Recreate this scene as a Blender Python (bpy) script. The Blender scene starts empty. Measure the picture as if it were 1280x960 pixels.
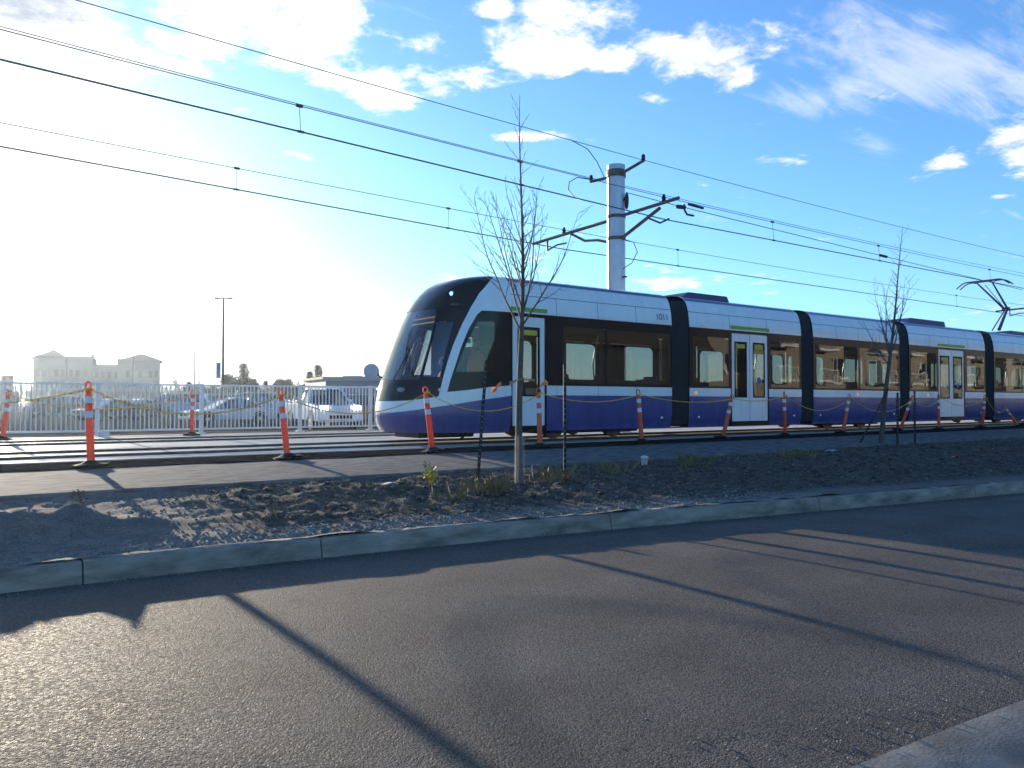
import bpy, bmesh, math, random
from mathutils import Vector, Matrix, noise as mnoise
R = math.radians
random.seed(11)
S = bpy.context.scene
COL = S.collection

# ------------------------------------------------------------------ camera
F = 1000.0                      # focal length in photograph pixels (1280 wide)
HOR = 503.0                     # horizon row
CAM = Vector((0, 0, 1.35))
AX = Vector((.586, .810, 0)); AX.normalize()
RT = Vector((AX.y, -AX.x, 0))
cam_d = bpy.data.cameras.new('camera'); cam = bpy.data.objects.new('camera', cam_d); COL.objects.link(cam)
cam.location = CAM
cam.rotation_euler = (R(90) + math.atan(23 / F), 0, -math.atan2(AX.x, AX.y))
cam_d.sensor_width = 36; cam_d.lens = 36 * F / 1280
cam_d.clip_start = .05; cam_d.clip_end = 9000
S.camera = cam

# ------------------------------------------------------------------ light
SUN_EL, SUN_AZ = 8.1, 0.6       # elevation, clockwise from +Y
S.view_settings.view_transform = 'Standard'; S.view_settings.look = 'None'
S.view_settings.gamma = 1; S.view_settings.use_curve_mapping = False
S.view_settings.exposure = 1.5
S.cycles.max_bounces = 8; S.cycles.transparent_max_bounces = 24
S.cycles.volume_bounces = 0
S.cycles.sample_clamp_indirect = 4
sl = bpy.data.lights.new('sun', 'SUN'); so = bpy.data.objects.new('sun', sl); COL.objects.link(so)
sl.energy = 3.9; sl.angle = R(.65); sl.color = (1, .86, .66)
sd = Vector((math.sin(R(SUN_AZ)) * math.cos(R(SUN_EL)), math.cos(R(SUN_AZ)) * math.cos(R(SUN_EL)), math.sin(R(SUN_EL))))
so.rotation_euler = sd.to_track_quat('Z', 'Y').to_euler()

def ray(px, py):
    return AX + RT * ((px - 640) / F) + Vector((0, 0, (HOR - py) / F))
def azel(px, py):
    d = ray(px, py).normalized()
    return math.atan2(d.x, d.y), math.asin(d.z)

W = bpy.data.worlds.new('World'); S.world = W; W.use_nodes = True
def build_world():
    nt = W.node_tree; N = nt.nodes; L = nt.links
    N.clear()
    out = N.new('ShaderNodeOutputWorld'); bg = N.new('ShaderNodeBackground'); bg.inputs[1].default_value = .088
    L.new(bg.outputs[0], out.inputs[0])
    sky = N.new('ShaderNodeTexSky'); sky.sky_type = 'NISHITA'; sky.sun_disc = False
    sky.sun_elevation = R(SUN_EL); sky.sun_rotation = R(SUN_AZ)
    sky.altitude = 650; sky.air_density = 1.0; sky.dust_density = .7; sky.ozone_density = 2.2
    def mth(op, a, b=None, c=None, clamp=False):
        n = N.new('ShaderNodeMath'); n.operation = op; n.use_clamp = clamp
        for i, v in enumerate((a, b, c)):
            if v is None: continue
            if isinstance(v, (int, float)): n.inputs[i].default_value = v
            else: L.new(v, n.inputs[i])
        return n.outputs[0]
    def mix(a, b, f, mode='MIX'):
        n = N.new('ShaderNodeMix'); n.data_type = 'RGBA'; n.blend_type = mode; n.clamp_result = False
        for s, v in ((n.inputs[0], f), (n.inputs[6], a), (n.inputs[7], b)):
            if isinstance(v, (int, float)): s.default_value = v
            elif isinstance(v, tuple): s.default_value = v
            else: L.new(v, s)
        return n.outputs[2]
    tc = N.new('ShaderNodeTexCoord'); sp = N.new('ShaderNodeSeparateXYZ'); L.new(tc.outputs['Generated'], sp.inputs[0])
    az = mth('ARCTAN2', sp.outputs[0], sp.outputs[1]); el = mth('ARCSINE', sp.outputs[2])
    # clouds live on a flat layer overhead: direction / height gives their plan coordinates
    zz = mth('MAXIMUM', mth('ADD', sp.outputs[2], .10), .03)
    cx = mth('DIVIDE', sp.outputs[0], zz); cy = mth('DIVIDE', sp.outputs[1], zz)
    cv = N.new('ShaderNodeCombineXYZ'); L.new(cx, cv.inputs[0]); L.new(cy, cv.inputs[1]); cv.inputs[2].default_value = .35
    def noise(scale, detail, rough, vec=cv.outputs[0], dist=0):
        n = N.new('ShaderNodeTexNoise'); n.inputs['Scale'].default_value = scale; n.inputs['Detail'].default_value = detail
        n.inputs['Roughness'].default_value = rough; n.inputs['Distortion'].default_value = dist
        L.new(vec, n.inputs['Vector']); return n.outputs['Fac']
    n1 = noise(2.6, 10, .62, dist=.35); n2 = noise(9.0, 8, .66, dist=.3)
    # streaky noise for the high wisps
    st = N.new('ShaderNodeMapping'); st.inputs['Rotation'].default_value = (0, 0, R(38)); st.inputs['Scale'].default_value = (1.2, 4.2, 1)
    L.new(cv.outputs[0], st.inputs[0]); n3 = noise(1.5, 9, .64, st.outputs[0], .5)
    def blob(px, py, hw, hh, amp):
        a0, e0 = azel(px, py); a1, _ = azel(px + hw, py); _, e1 = azel(px, py - hh)
        sx, sy = max(abs(a1 - a0), .01), max(abs(e1 - e0), .008)
        dx = mth('MULTIPLY', mth('SUBTRACT', az, a0), 1 / sx); dy = mth('MULTIPLY', mth('SUBTRACT', el, e0), 1 / sy)
        d = mth('ADD', mth('MULTIPLY', dx, dx), mth('MULTIPLY', dy, dy))
        return mth('MULTIPLY', mth('POWER', 2.718, mth('MULTIPLY', d, -1.0)), amp)
    def field(bl):
        f = None
        for b in bl:
            v = blob(*b); f = v if f is None else mth('MAXIMUM', f, v)
        return f
    cum = field([(20, 10, 170, 70, .98), (110, 95, 110, 60, .62), (250, 40, 110, 80, .82), (380, 45, 120, 75, .98), (450, 95, 80, 40, .84), (505, 120, 24, 18, .7), (540, 45, 40, 24, .74), (580, 98, 70, 24, .82), (625, 45, 40, 30, .62),
                 (680, 60, 80, 48, .70), (712, 15, 65, 32, .70), (770, 75, 50, 24, .66), (870, 62, 85, 34, .86), (920, 85, 55, 30, .66), (815, 118, 24, 10, .62),
                 (620, 5, 24, 16, .72), (668, 167, 80, 9, .74), (290, 135, 30, 13, .68), (165, 160, 45, 22, .66), (205, 175, 26, 18, .6), (560, 348, 42, 8, .6),
                 (840, 352, 95, 11, .7), (975, 198, 60, 10, .62), (900, 345, 60, 8, .55), (1195, 200, 35, 12, .6), (1260, 165, 60, 30, .75), (1280, 195, 40, 24, .7),
                 (1290, 385, 60, 10, .66), (1110, 120, 40, 20, .55),
                 (-200, 60, 200, 120, 1.0), (1750, 120, 260, 90, .8), (2300, 60, 300, 90, .8)])
    wis = field([(1050, 112, 150, 36, .92), (1190, 75, 190, 55, .95), (1080, 50, 160, 60, .72), (1290, 120, 120, 60, .85), (1270, 195, 90, 50, .75), (1090, 175, 70, 34, .62), (960, 30, 90, 40, .5), (1180, 20, 160, 40, .7)])
    def cover(f, n, k, lo, hi):
        v = mth('ADD', f, mth('MULTIPLY', mth('SUBTRACT', n, .5), k))
        r = N.new('ShaderNodeMapRange'); r.interpolation_type = 'SMOOTHSTEP'; r.inputs[1].default_value = lo; r.inputs[2].default_value = hi
        L.new(v, r.inputs[0]); return r.outputs[0], v
    nn = mth('ADD', mth('MULTIPLY', n1, .65), mth('MULTIPLY', n2, .35))
    c1, v1 = cover(cum, nn, 4.4, .36, .92)
    c2, v2 = cover(wis, n3, 3.6, .40, 1.45)
    c2 = mth('MULTIPLY', c2, .50)
    # angle to the sun -> clouds brighten towards it
    vd = N.new('ShaderNodeVectorMath'); vd.operation = 'DOT_PRODUCT'; L.new(tc.outputs['Generated'], vd.inputs[0]); vd.inputs[1].default_value = sd
    cosg = mth('MAXIMUM', vd.outputs['Value'], 0)
    glow = mth('MULTIPLY', mth('POWER', cosg, 5), 2.0)
    lum = mth('MULTIPLY', mth('ADD', 4.7, glow), mth('ADD', .74, mth('MULTIPLY', n2, .5)))
    thick = N.new('ShaderNodeMapRange'); thick.interpolation_type = 'SMOOTHSTEP'; thick.inputs[1].default_value = .95; thick.inputs[2].default_value = 1.7
    L.new(mth('ADD', v1, mth('MULTIPLY', field([(100, -14, 190, 40, 1.1), (330, -12, 60, 28, .6), (410, 10, 40, 20, .35)]), .62)), thick.inputs[0])
    white = N.new('ShaderNodeCombineColor')
    for i, k in enumerate((.98, .985, 1.0)): L.new(mth('MULTIPLY', lum, k), white.inputs[i])
    grey = N.new('ShaderNodeCombineColor')
    for i, k in enumerate((.50, .56, .66)): L.new(mth('MULTIPLY', mth('ADD', 4.2, mth('MULTIPLY', glow, .3)), k), grey.inputs[i])
    cc = mix(white.outputs[0], grey.outputs[0], thick.outputs[0])
    tint = mix(sky.outputs[0], SKY_TINT, 1.0, 'MULTIPLY')
    # sunlit aerosol round the low sun
    au = mth('ADD', mth('MULTIPLY', mth('POWER', cosg, 7), .08), mth('MULTIPLY', mth('POWER', cosg, 26), 1.5))
    auc = N.new('ShaderNodeCombineColor')
    for i, k in enumerate((1.0, 1.0, .96)): L.new(mth('MULTIPLY', au, k), auc.inputs[i])
    base = mix(tint, auc.outputs[0], 1.0, 'ADD')
    a = mix(base, cc, c2); b = mix(a, cc, c1)
    b = mix(b, (SKY_MAX, SKY_MAX, SKY_MAX, 1), 1.0, 'DARKEN')
    L.new(b, bg.inputs[0])
HAZE = .0003
SKY_MAX = 6.0
SKY_TINT = (.75, 1.10, 1.52, 1)
build_world()

# ------------------------------------------------------------------ helpers
def at_y(px, py, Y):                       # where the sight line meets the vertical plane y = Y
    d = ray(px, py); return CAM + d * (Y / d.y)
def x_at(px, Y): return at_y(px, HOR, Y).x
def at_z(px, py, z):
    d = ray(px, py); return CAM + d * ((z - CAM.z) / d.z)
def at_d(px, py, depth):
    return CAM + ray(px, py) * depth

MATS = {}
def mat(name, col, rough=.6, metal=0, var=.12, scale=6.0, bump=0, bscale=40, coat=0, spec=.4, col2=None, detail=5, emit=None, estr=0, coords='Object', stretch=None):
    if name in MATS: return MATS[name]
    m = bpy.data.materials.new(name); m.use_nodes = True; MATS[name] = m
    nt = m.node_tree; N = nt.nodes; L = nt.links; b = N['Principled BSDF']
    b.inputs['Roughness'].default_value = rough; b.inputs['Metallic'].default_value = metal
    b.inputs['Specular IOR Level'].default_value = spec
    if coat: b.inputs['Coat Weight'].default_value = coat; b.inputs['Coat Roughness'].default_value = .06
    tc = N.new('ShaderNodeTexCoord'); vec = tc.outputs[coords]
    if stretch:
        mp = N.new('ShaderNodeMapping'); mp.inputs['Scale'].default_value = stretch; L.new(vec, mp.inputs[0]); vec = mp.outputs[0]
    n = N.new('ShaderNodeTexNoise'); n.inputs['Scale'].default_value = scale; n.inputs['Detail'].default_value = detail; n.inputs['Roughness'].default_value = .62
    L.new(vec, n.inputs['Vector'])
    r = N.new('ShaderNodeValToRGB'); L.new(n.outputs['Fac'], r.inputs[0])
    c2 = col2 or tuple(min(1, c * (1 + var)) for c in col)
    c1 = tuple(c * (1 - var) for c in col)
    r.color_ramp.elements[0].position = .3; r.color_ramp.elements[0].color = (*c1, 1)
    r.color_ramp.elements[1].position = .7; r.color_ramp.elements[1].color = (*c2, 1)
    L.new(r.outputs[0], b.inputs['Base Color'])
    if bump:
        n2 = N.new('ShaderNodeTexNoise'); n2.inputs['Scale'].default_value = bscale; n2.inputs['Detail'].default_value = 4
        L.new(vec, n2.inputs['Vector'])
        bp = N.new('ShaderNodeBump'); bp.inputs['Strength'].default_value = 1; bp.inputs['Distance'].default_value = bump
        L.new(n2.outputs['Fac'], bp.inputs['Height']); L.new(bp.outputs[0], b.inputs['Normal'])
    if emit: b.inputs['Emission Color'].default_value = (*emit, 1); b.inputs['Emission Strength'].default_value = estr
    return m

def glass(name, tint, refl=.1, wav=.0015, rough=.01):
    if name in MATS: return MATS[name]
    m = bpy.data.materials.new(name); m.use_nodes = True; MATS[name] = m
    nt = m.node_tree; N = nt.nodes; L = nt.links; N.clear()
    o = N.new('ShaderNodeOutputMaterial'); t = N.new('ShaderNodeBsdfTransparent'); t.inputs[0].default_value = (*tint, 1)
    g = N.new('ShaderNodeBsdfGlossy'); g.inputs['Roughness'].default_value = rough; g.inputs[0].default_value = (.95, .97, 1, 1)
    f = N.new('ShaderNodeFresnel'); f.inputs[0].default_value = 1.52
    tc = N.new('ShaderNodeTexCoord'); n = N.new('ShaderNodeTexNoise'); n.inputs['Scale'].default_value = 1.3; n.inputs['Detail'].default_value = 1.5
    L.new(tc.outputs['Object'], n.inputs['Vector'])
    bp = N.new('ShaderNodeBump'); bp.inputs['Distance'].default_value = wav; bp.inputs['Strength'].default_value = 1
    L.new(n.outputs['Fac'], bp.inputs['Height']); L.new(bp.outputs[0], g.inputs['Normal'])
    a = N.new('ShaderNodeMath'); a.operation = 'ADD'; a.inputs[1].default_value = refl; a.use_clamp = True; L.new(f.outputs[0], a.inputs[0])
    mx = N.new('ShaderNodeMixShader'); L.new(a.outputs[0], mx.inputs[0]); L.new(t.outputs[0], mx.inputs[1]); L.new(g.outputs[0], mx.inputs[2])
    L.new(mx.outputs[0], o.inputs[0]); return m

class MB:
    def __init__(s): s.v = []; s.f = []; s.mi = []; s.cur = 0
    def add(s, vs, fs):
        k = len(s.v); s.v += [tuple(v) for v in vs]
        for f in fs: s.f.append([k + i for i in f]); s.mi.append(s.cur)
    def box(s, x0, x1, y0, y1, z0, z1, M=None):
        vs = [Vector(p) for p in ((x0,y0,z0),(x1,y0,z0),(x1,y1,z0),(x0,y1,z0),(x0,y0,z1),(x1,y0,z1),(x1,y1,z1),(x0,y1,z1))]
        if M is not None: vs = [M @ v for v in vs]
        s.add(vs, [(0,3,2,1),(4,5,6,7),(0,1,5,4),(1,2,6,5),(2,3,7,6),(3,0,4,7)])
    def bar(s, a, b, w, h, up=Vector((0,0,1))):   # rectangular bar from a to b
        a = Vector(a); b = Vector(b); d = (b - a).normalized()
        u = d.cross(up); u = u.normalized() if u.length > 1e-4 else Vector((1,0,0)); v = u.cross(d)
        c = [(-w/2,-h/2),(w/2,-h/2),(w/2,h/2),(-w/2,h/2)]
        s.add([a + u*i + v*j for i, j in c] + [b + u*i + v*j for i, j in c], [(3,2,1,0),(4,5,6,7),(0,1,5,4),(1,2,6,5),(2,3,7,6),(3,0,4,7)])
    def tube(s, pts, rad, n=8, cap=True, flat=1.0):
        pts = [Vector(p) for p in pts]; m = len(pts)
        if not isinstance(rad, (list, tuple)): rad = [rad] * m
        d0 = (pts[1] - pts[0]).normalized()
        u = d0.orthogonal().normalized(); vs = []
        for i, p in enumerate(pts):
            d = (pts[min(i+1, m-1)] - pts[max(i-1, 0)]).normalized()
            u = (u - d * u.dot(d)); u = u.normalized() if u.length > 1e-5 else d.orthogonal().normalized()
            w = d.cross(u)
            for k in range(n):
                a = 2 * math.pi * k / n
                vs.append(p + u * math.cos(a) * rad[i] + w * math.sin(a) * rad[i] * flat)
        fs = [(i*n + k, i*n + (k+1) % n, (i+1)*n + (k+1) % n, (i+1)*n + k) for i in range(m-1) for k in range(n)]
        if cap: fs += [tuple(range(n-1, -1, -1)), tuple(range((m-1)*n, m*n))]
        s.add(vs, fs)
    def lathe(s, prof, c=(0,0,0), n=20, sx=1, sy=1):        # prof: (r, z)
        vs = []; c = Vector(c)
        for r, z in prof:
            for k in range(n):
                a = 2*math.pi*k/n; vs.append(c + Vector((r*math.cos(a)*sx, r*math.sin(a)*sy, z)))
        m = len(prof)
        fs = [(i*n+k, i*n+(k+1)%n, (i+1)*n+(k+1)%n, (i+1)*n+k) for i in range(m-1) for k in range(n)]
        fs += [tuple(range(n-1,-1,-1)), tuple(range((m-1)*n, m*n))]
        s.add(vs, fs)
    def prism(s, poly, y0, y1, M=None):                     # poly in (x, z), extruded in y
        n = len(poly); vs = [Vector((x, y0, z)) for x, z in poly] + [Vector((x, y1, z)) for x, z in poly]
        if M is not None: vs = [M @ v for v in vs]
        s.add(vs, [tuple(range(n)), tuple(range(2*n-1, n-1, -1))] + [(i, i+n, (i+1)%n+n, (i+1)%n) for i in range(n)])
    def grid(s, rows):
        m, n = len(rows), len(rows[0])
        s.add([p for r in rows for p in r], [(i*n+j, i*n+j+1, (i+1)*n+j+1, (i+1)*n+j) for i in range(m-1) for j in range(n-1)])
    def mesh(s, name, mats, smooth=None, fix=True):
        me = bpy.data.meshes.new(name); me.from_pydata(s.v, [], s.f)
        for m in (mats if isinstance(mats, (list, tuple)) else [mats]): me.materials.append(m)
        if any(s.mi): me.polygons.foreach_set('material_index', s.mi)
        if fix:
            bm = bmesh.new(); bm.from_mesh(me); bmesh.ops.recalc_face_normals(bm, faces=bm.faces); bm.to_mesh(me); bm.free()
        if smooth:
            me.polygons.foreach_set('use_smooth', [True] * len(me.polygons)); me.set_sharp_from_angle(angle=R(smooth))
        me.update(); return me
    def build(s, name, mats, parent=None, smooth=None, bevel=0, fix=True, loc=None):
        o = bpy.data.objects.new(name, s.mesh(name, mats, smooth, fix)); COL.objects.link(o)
        if parent: o.parent = parent
        if loc is not None: o.location = loc
        if bevel:
            b = o.modifiers.new('bevel', 'BEVEL'); b.width = bevel; b.segments = 2; b.limit_method = 'ANGLE'; b.angle_limit = R(40)
        return o

def empty(name, loc=(0,0,0), rz=0):
    o = bpy.data.objects.new(name, None); COL.objects.link(o); o.location = loc; o.rotation_euler = (0,0,rz); o.empty_display_size = .2
    return o
def tag(o, label=None, cat=None, group=None, kind=None):
    if label: o['label'] = label
    if cat: o['category'] = cat
    if group: o['group'] = group
    if kind: o['kind'] = kind
    return o
def copy_tree(o, parent=None):
    c = o.copy(); COL.objects.link(c)
    if parent: c.parent = parent
    for ch in list(o.children): copy_tree(ch, c)
    return c
def fbm(x, y, z=0, o=4): return mnoise.fractal(Vector((x, y, z)), .9, 2.1, o)

# ------------------------------------------------------------------ materials
WHITE = mat('tram_white', (.80, .81, .82), .24, coat=.45, var=.06, scale=2.2, detail=10, stretch=(2, 2, .4))
PURPLE = mat('tram_violet_blue', (.075, .080, .235), .24, coat=.3, var=.16, scale=2.2, detail=10, stretch=(2, 2, .35))
BLACKP = mat('tram_black', (.012, .012, .016), .15, spec=.2, var=.2)
RUBBER = mat('black_rubber', (.014, .014, .015), .85, var=.3, bump=.001, spec=.15)
BELLOW = mat('bellows_grey', (.020, .021, .025), .7, var=.25)
DARKM = mat('dark_metal', (.04, .04, .045), .5, metal=.6, var=.3)
STEEL = mat('galvanised_steel', (.44, .51, .61), .42, metal=.35, var=.10, scale=3, bump=.0004, bscale=20)
RAILM = mat('rail_steel', (.16, .13, .11), .42, metal=.85, var=.4, scale=5)
RUSTY = mat('rusty_bracket', (.13, .105, .09), .6, metal=.5, var=.35)
WIRE = mat('wire_dark', (.06, .075, .10), .6, metal=.3)
LIME = mat('lime_strip', (.22, .40, .03), .45, var=.05)
YEL = mat('yellow_sticker', (.55, .46, .05), .5, var=.1)
AMBER = mat('amber_lens', (.8, .25, .03), .3, emit=(1, .35, .08), estr=.2)
LEDW = mat('lamp_white', (.9, .9, .85), .2, emit=(1, .95, .85), estr=9)
LEDB = mat('lamp_blue', (.05, .1, .8), .3, emit=(.1, .25, 1), estr=2.2)
GLASS = glass('tram_glass', (.40, .43, .44), .018, .0025)
GLASSW = glass('windscreen_glass', (.56, .62, .66), .05, .001)
CARGL = glass('car_glass', (.25, .3, .33), .08, .0)
SEATM = mat('seat_blue', (.03, .05, .14), .8)
LININGM = mat('lining_grey', (.42, .43, .44), .6)
FLOORM = mat('tram_floor', (.10, .10, .11), .7)
POLEY = mat('grab_pole', (.62, .60, .50), .25, metal=.4)
ORANGE = mat('delineator_orange', (.92, .14, .06), .45, var=.16, scale=9, detail=9)
def _backlit(m, col, k):                    # thin plastic lets light through
    nt = m.node_tree; N = nt.nodes; L = nt.links; o = [n for n in N if n.type == 'OUTPUT_MATERIAL'][0]
    t = N.new('ShaderNodeBsdfTranslucent'); t.inputs[0].default_value = (*col, 1); x = N.new('ShaderNodeMixShader'); x.inputs[0].default_value = k
    L.new(N['Principled BSDF'].outputs[0], x.inputs[1]); L.new(t.outputs[0], x.inputs[2]); L.new(x.outputs[0], o.inputs[0])
_backlit(ORANGE, (.95, .13, .05), .26)
REFLW = mat('reflective_band', (.74, .74, .76), .4, var=.08, scale=30)
ROPE = mat('yellow_rope', (1, .46, .05), .7, var=.25, scale=60, bump=.004, bscale=90)
RIBBON = mat('orange_ribbon', (.9, .22, .04), .5)
# ------------------------------------------------------------------ the ground
def kerb_y(x):
    if x <= 0: return 6.72 - .01 * x
    a = min(x, 6.0); y = 6.72 - .01 * a - .135 / 6 * a * a / 2
    return y - .145 * (x - 6) if x > 6 else y
def near_y(x): return kerb_y(x) - 4.98 + .02 * max(0, min(x, 6))
SLAB = .49
XS = [-90 + i for i in range(0, 80)] + [-10 + i * .25 for i in range(160)] + [30 + i * 2 for i in range(70)]

def asphalt_mat():
    m = mat('road_asphalt', (.052, .050, .049), .5, spec=.12)
    nt = m.node_tree; N = nt.nodes; L = nt.links; b = N['Principled BSDF']
    tc = N.new('ShaderNodeTexCoord')
    v = N.new('ShaderNodeTexVoronoi'); v.inputs['Scale'].default_value = 150; L.new(tc.outputs['Object'], v.inputs['Vector'])
    v2 = N.new('ShaderNodeTexVoronoi'); v2.inputs['Scale'].default_value = 75; L.new(tc.outputs['Object'], v2.inputs['Vector'])
    nb = N.new('ShaderNodeTexNoise'); nb.inputs['Scale'].default_value = 1.3; nb.inputs['Detail'].default_value = 6; L.new(tc.outputs['Object'], nb.inputs['Vector'])
    mp = N.new('ShaderNodeMapping'); mp.inputs['Scale'].default_value = (.10, 1.1, 1); mp.inputs['Rotation'].default_value = (0, 0, R(4)); L.new(tc.outputs['Object'], mp.inputs[0])
    nw = N.new('ShaderNodeTexNoise'); nw.inputs['Scale'].default_value = 1.3; nw.inputs['Detail'].default_value = 4; L.new(mp.outputs[0], nw.inputs['Vector'])
    rp = N.new('ShaderNodeValToRGB'); L.new(nb.outputs['Fac'], rp.inputs[0])
    e = rp.color_ramp.elements; e[0].position = .32; e[0].color = (.077, .070, .064, 1); e[1].position = .68; e[1].color = (.108, .098, .090, 1)
    sp = N.new('ShaderNodeValToRGB'); L.new(v.outputs['Color'], sp.inputs[0])
    e = sp.color_ramp.elements; e[0].position = .2; e[0].color = (.55, .55, .56, 1); e[1].position = .95; e[1].color = (1.9, 1.8, 1.65, 1)
    m1 = N.new('ShaderNodeMix'); m1.data_type = 'RGBA'; m1.blend_type = 'MULTIPLY'; m1.inputs[0].default_value = 1; L.new(rp.outputs[0], m1.inputs[6]); L.new(sp.outputs[0], m1.inputs[7])
    wr = N.new('ShaderNodeMapRange'); wr.inputs[1].default_value = .35; wr.inputs[2].default_value = .7; wr.inputs[3].default_value = .92; wr.inputs[4].default_value = 1.10; L.new(nw.outputs['Fac'], wr.inputs[0])
    m2 = N.new('ShaderNodeMix'); m2.data_type = 'RGBA'; m2.blend_type = 'MULTIPLY'; m2.inputs[0].default_value = 1; L.new(m1.outputs[2], m2.inputs[6]); L.new(wr.outputs[0], m2.inputs[7])
    # hairline cracks, only here and there, and small oil spots
    dn = N.new('ShaderNodeTexNoise'); dn.inputs['Scale'].default_value = 1.6; dn.inputs['Detail'].default_value = 6; L.new(tc.outputs['Object'], dn.inputs['Vector'])
    vm = N.new('ShaderNodeVectorMath'); vm.operation = 'MULTIPLY_ADD'; vm.inputs[1].default_value = (.9, .9, 0); L.new(dn.outputs['Color'], vm.inputs[0]); L.new(tc.outputs['Object'], vm.inputs[2])
    ck = N.new('ShaderNodeTexVoronoi'); ck.feature = 'DISTANCE_TO_EDGE'; ck.inputs['Scale'].default_value = .34; L.new(vm.outputs[0], ck.inputs['Vector'])
    cr = N.new('ShaderNodeMapRange'); cr.inputs[1].default_value = .0012; cr.inputs[2].default_value = .004; cr.inputs[3].default_value = .45; cr.inputs[4].default_value = 1; L.new(ck.outputs['Distance'], cr.inputs[0])
    cm = N.new('ShaderNodeTexNoise'); cm.inputs['Scale'].default_value = .45; L.new(tc.outputs['Object'], cm.inputs['Vector'])
    cs = N.new('ShaderNodeMapRange'); cs.inputs[1].default_value = .50; cs.inputs[2].default_value = .58; L.new(cm.outputs['Fac'], cs.inputs[0])
    sv = N.new('ShaderNodeTexVoronoi'); sv.inputs['Scale'].default_value = 1.1; L.new(vm.outputs[0], sv.inputs['Vector'])
    sr = N.new('ShaderNodeMapRange'); sr.interpolation_type = 'SMOOTHSTEP'; sr.inputs[1].default_value = .03; sr.inputs[2].default_value = .13; sr.inputs[3].default_value = .72; sr.inputs[4].default_value = 1; L.new(sv.outputs['Distance'], sr.inputs[0])
    m3 = N.new('ShaderNodeMix'); m3.data_type = 'RGBA'; m3.blend_type = 'MULTIPLY'; L.new(cs.outputs[0], m3.inputs[0]); L.new(m2.outputs[2], m3.inputs[6]); L.new(cr.outputs[0], m3.inputs[7])
    m4 = N.new('ShaderNodeMix'); m4.data_type = 'RGBA'; m4.blend_type = 'MULTIPLY'; m4.inputs[0].default_value = .8; L.new(m3.outputs[2], m4.inputs[6]); L.new(sr.outputs[0], m4.inputs[7])
    L.new(m4.outputs[2], b.inputs['Base Color'])
    add = N.new('ShaderNodeMath'); add.operation = 'ADD'; L.new(v.outputs['Distance'], add.inputs[0]); L.new(v2.outputs['Distance'], add.inputs[1])
    bp = N.new('ShaderNodeBump'); bp.inputs['Distance'].default_value = .003; bp.inputs['Strength'].default_value = 1; bp.invert = True
    L.new(add.outputs[0], bp.inputs['Height']); L.new(bp.outputs[0], b.inputs['Normal'])
    rr = N.new('ShaderNodeMapRange'); rr.inputs[3].default_value = .62; rr.inputs[4].default_value = .95; L.new(v2.outputs['Color'], rr.inputs[0]); L.new(rr.outputs[0], b.inputs['Roughness'])
    return m
ASPH = asphalt_mat()
CONC = mat('kerb_concrete', (.25, .222, .185), .9, var=.55, scale=3.2, bump=.0012, bscale=70, detail=12, spec=.2, stretch=(.7, 1, 2.5))
SLABC = mat('track_concrete', (.36, .345, .32), .65, var=.18, scale=1.2, bump=.002, bscale=50, stretch=(.4, 1.6, 1))
WALKC = mat('walk_gravel', (.15, .146, .14), .9, var=.62, scale=5, detail=13, bump=.007, bscale=34, stretch=(.6, 1.8, 1), spec=.05)
DARKA = mat('black_edging', (.026, .024, .023), 1, var=.4, scale=8, bump=.003, bscale=40, spec=0)
SOIL = mat('dark_soil', (.045, .036, .029), .95, var=.5, scale=7, bump=.02, bscale=45)
GRAV = mat('fine_gravel', (.16, .145, .125), .85, var=.4, scale=40, bump=.012, bscale=70)
VERGE = mat('verge_gravel', (.13, .118, .10), 1, var=.3, scale=1.5, bump=.004, bscale=12, spec=0)
FIELD = mat('far_ground', (.10, .092, .075), 1, var=.3, scale=.05, spec=0)

def strip(name, rows, m, kind='structure', smooth=30):
    b = MB(); b.grid(rows); o = b.build(name, m, smooth=smooth, fix=False)
    # upward normals
    if o.data.polygons[0].normal.z < 0: o.data.flip_normals()
    return tag(o, kind=kind)

prof = [(-4000, -.3), (-60, .0), (-8, .08), (-7.9, -.12), (22.5, -.12), (23.6, -.1), (33, .02), (90, .1), (6000, .1)]
strip('ground', [[(x, y, z) for x in (-4000, -300, -60, 0, 60, 300, 5000)] for y, z in prof], FIELD, smooth=None)
strip('road', [[(x, near_y(x) * (1 - t) + (kerb_y(x) + .02) * t, .0 + .03 * math.sin(math.pi * t) - .03 * 0) for x in XS] for t in [i / 12 for i in range(13)]], ASPH)
# near gutter, kerb and footway the photographer stands on
strip('gutter', [[(x, near_y(x) + d, z) for x in XS] for d, z in ((.012, -.02), (.0, .006), (-.42, -.008), (-.45, -.02))], CONC, smooth=20)
strip('near_kerb', [[(x, near_y(x) - .45 + d, z) for x in XS] for d, z in ((0, -.03), (-.012, .1), (-.035, .125), (-.16, .13), (-.16, .0))], CONC, smooth=25)
strip('near_footway', [[(x, near_y(x) - d, .128 + d * .006) for x in XS] for d in (.62, 1.5, 3, 6, 10)], WALKC)
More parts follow.
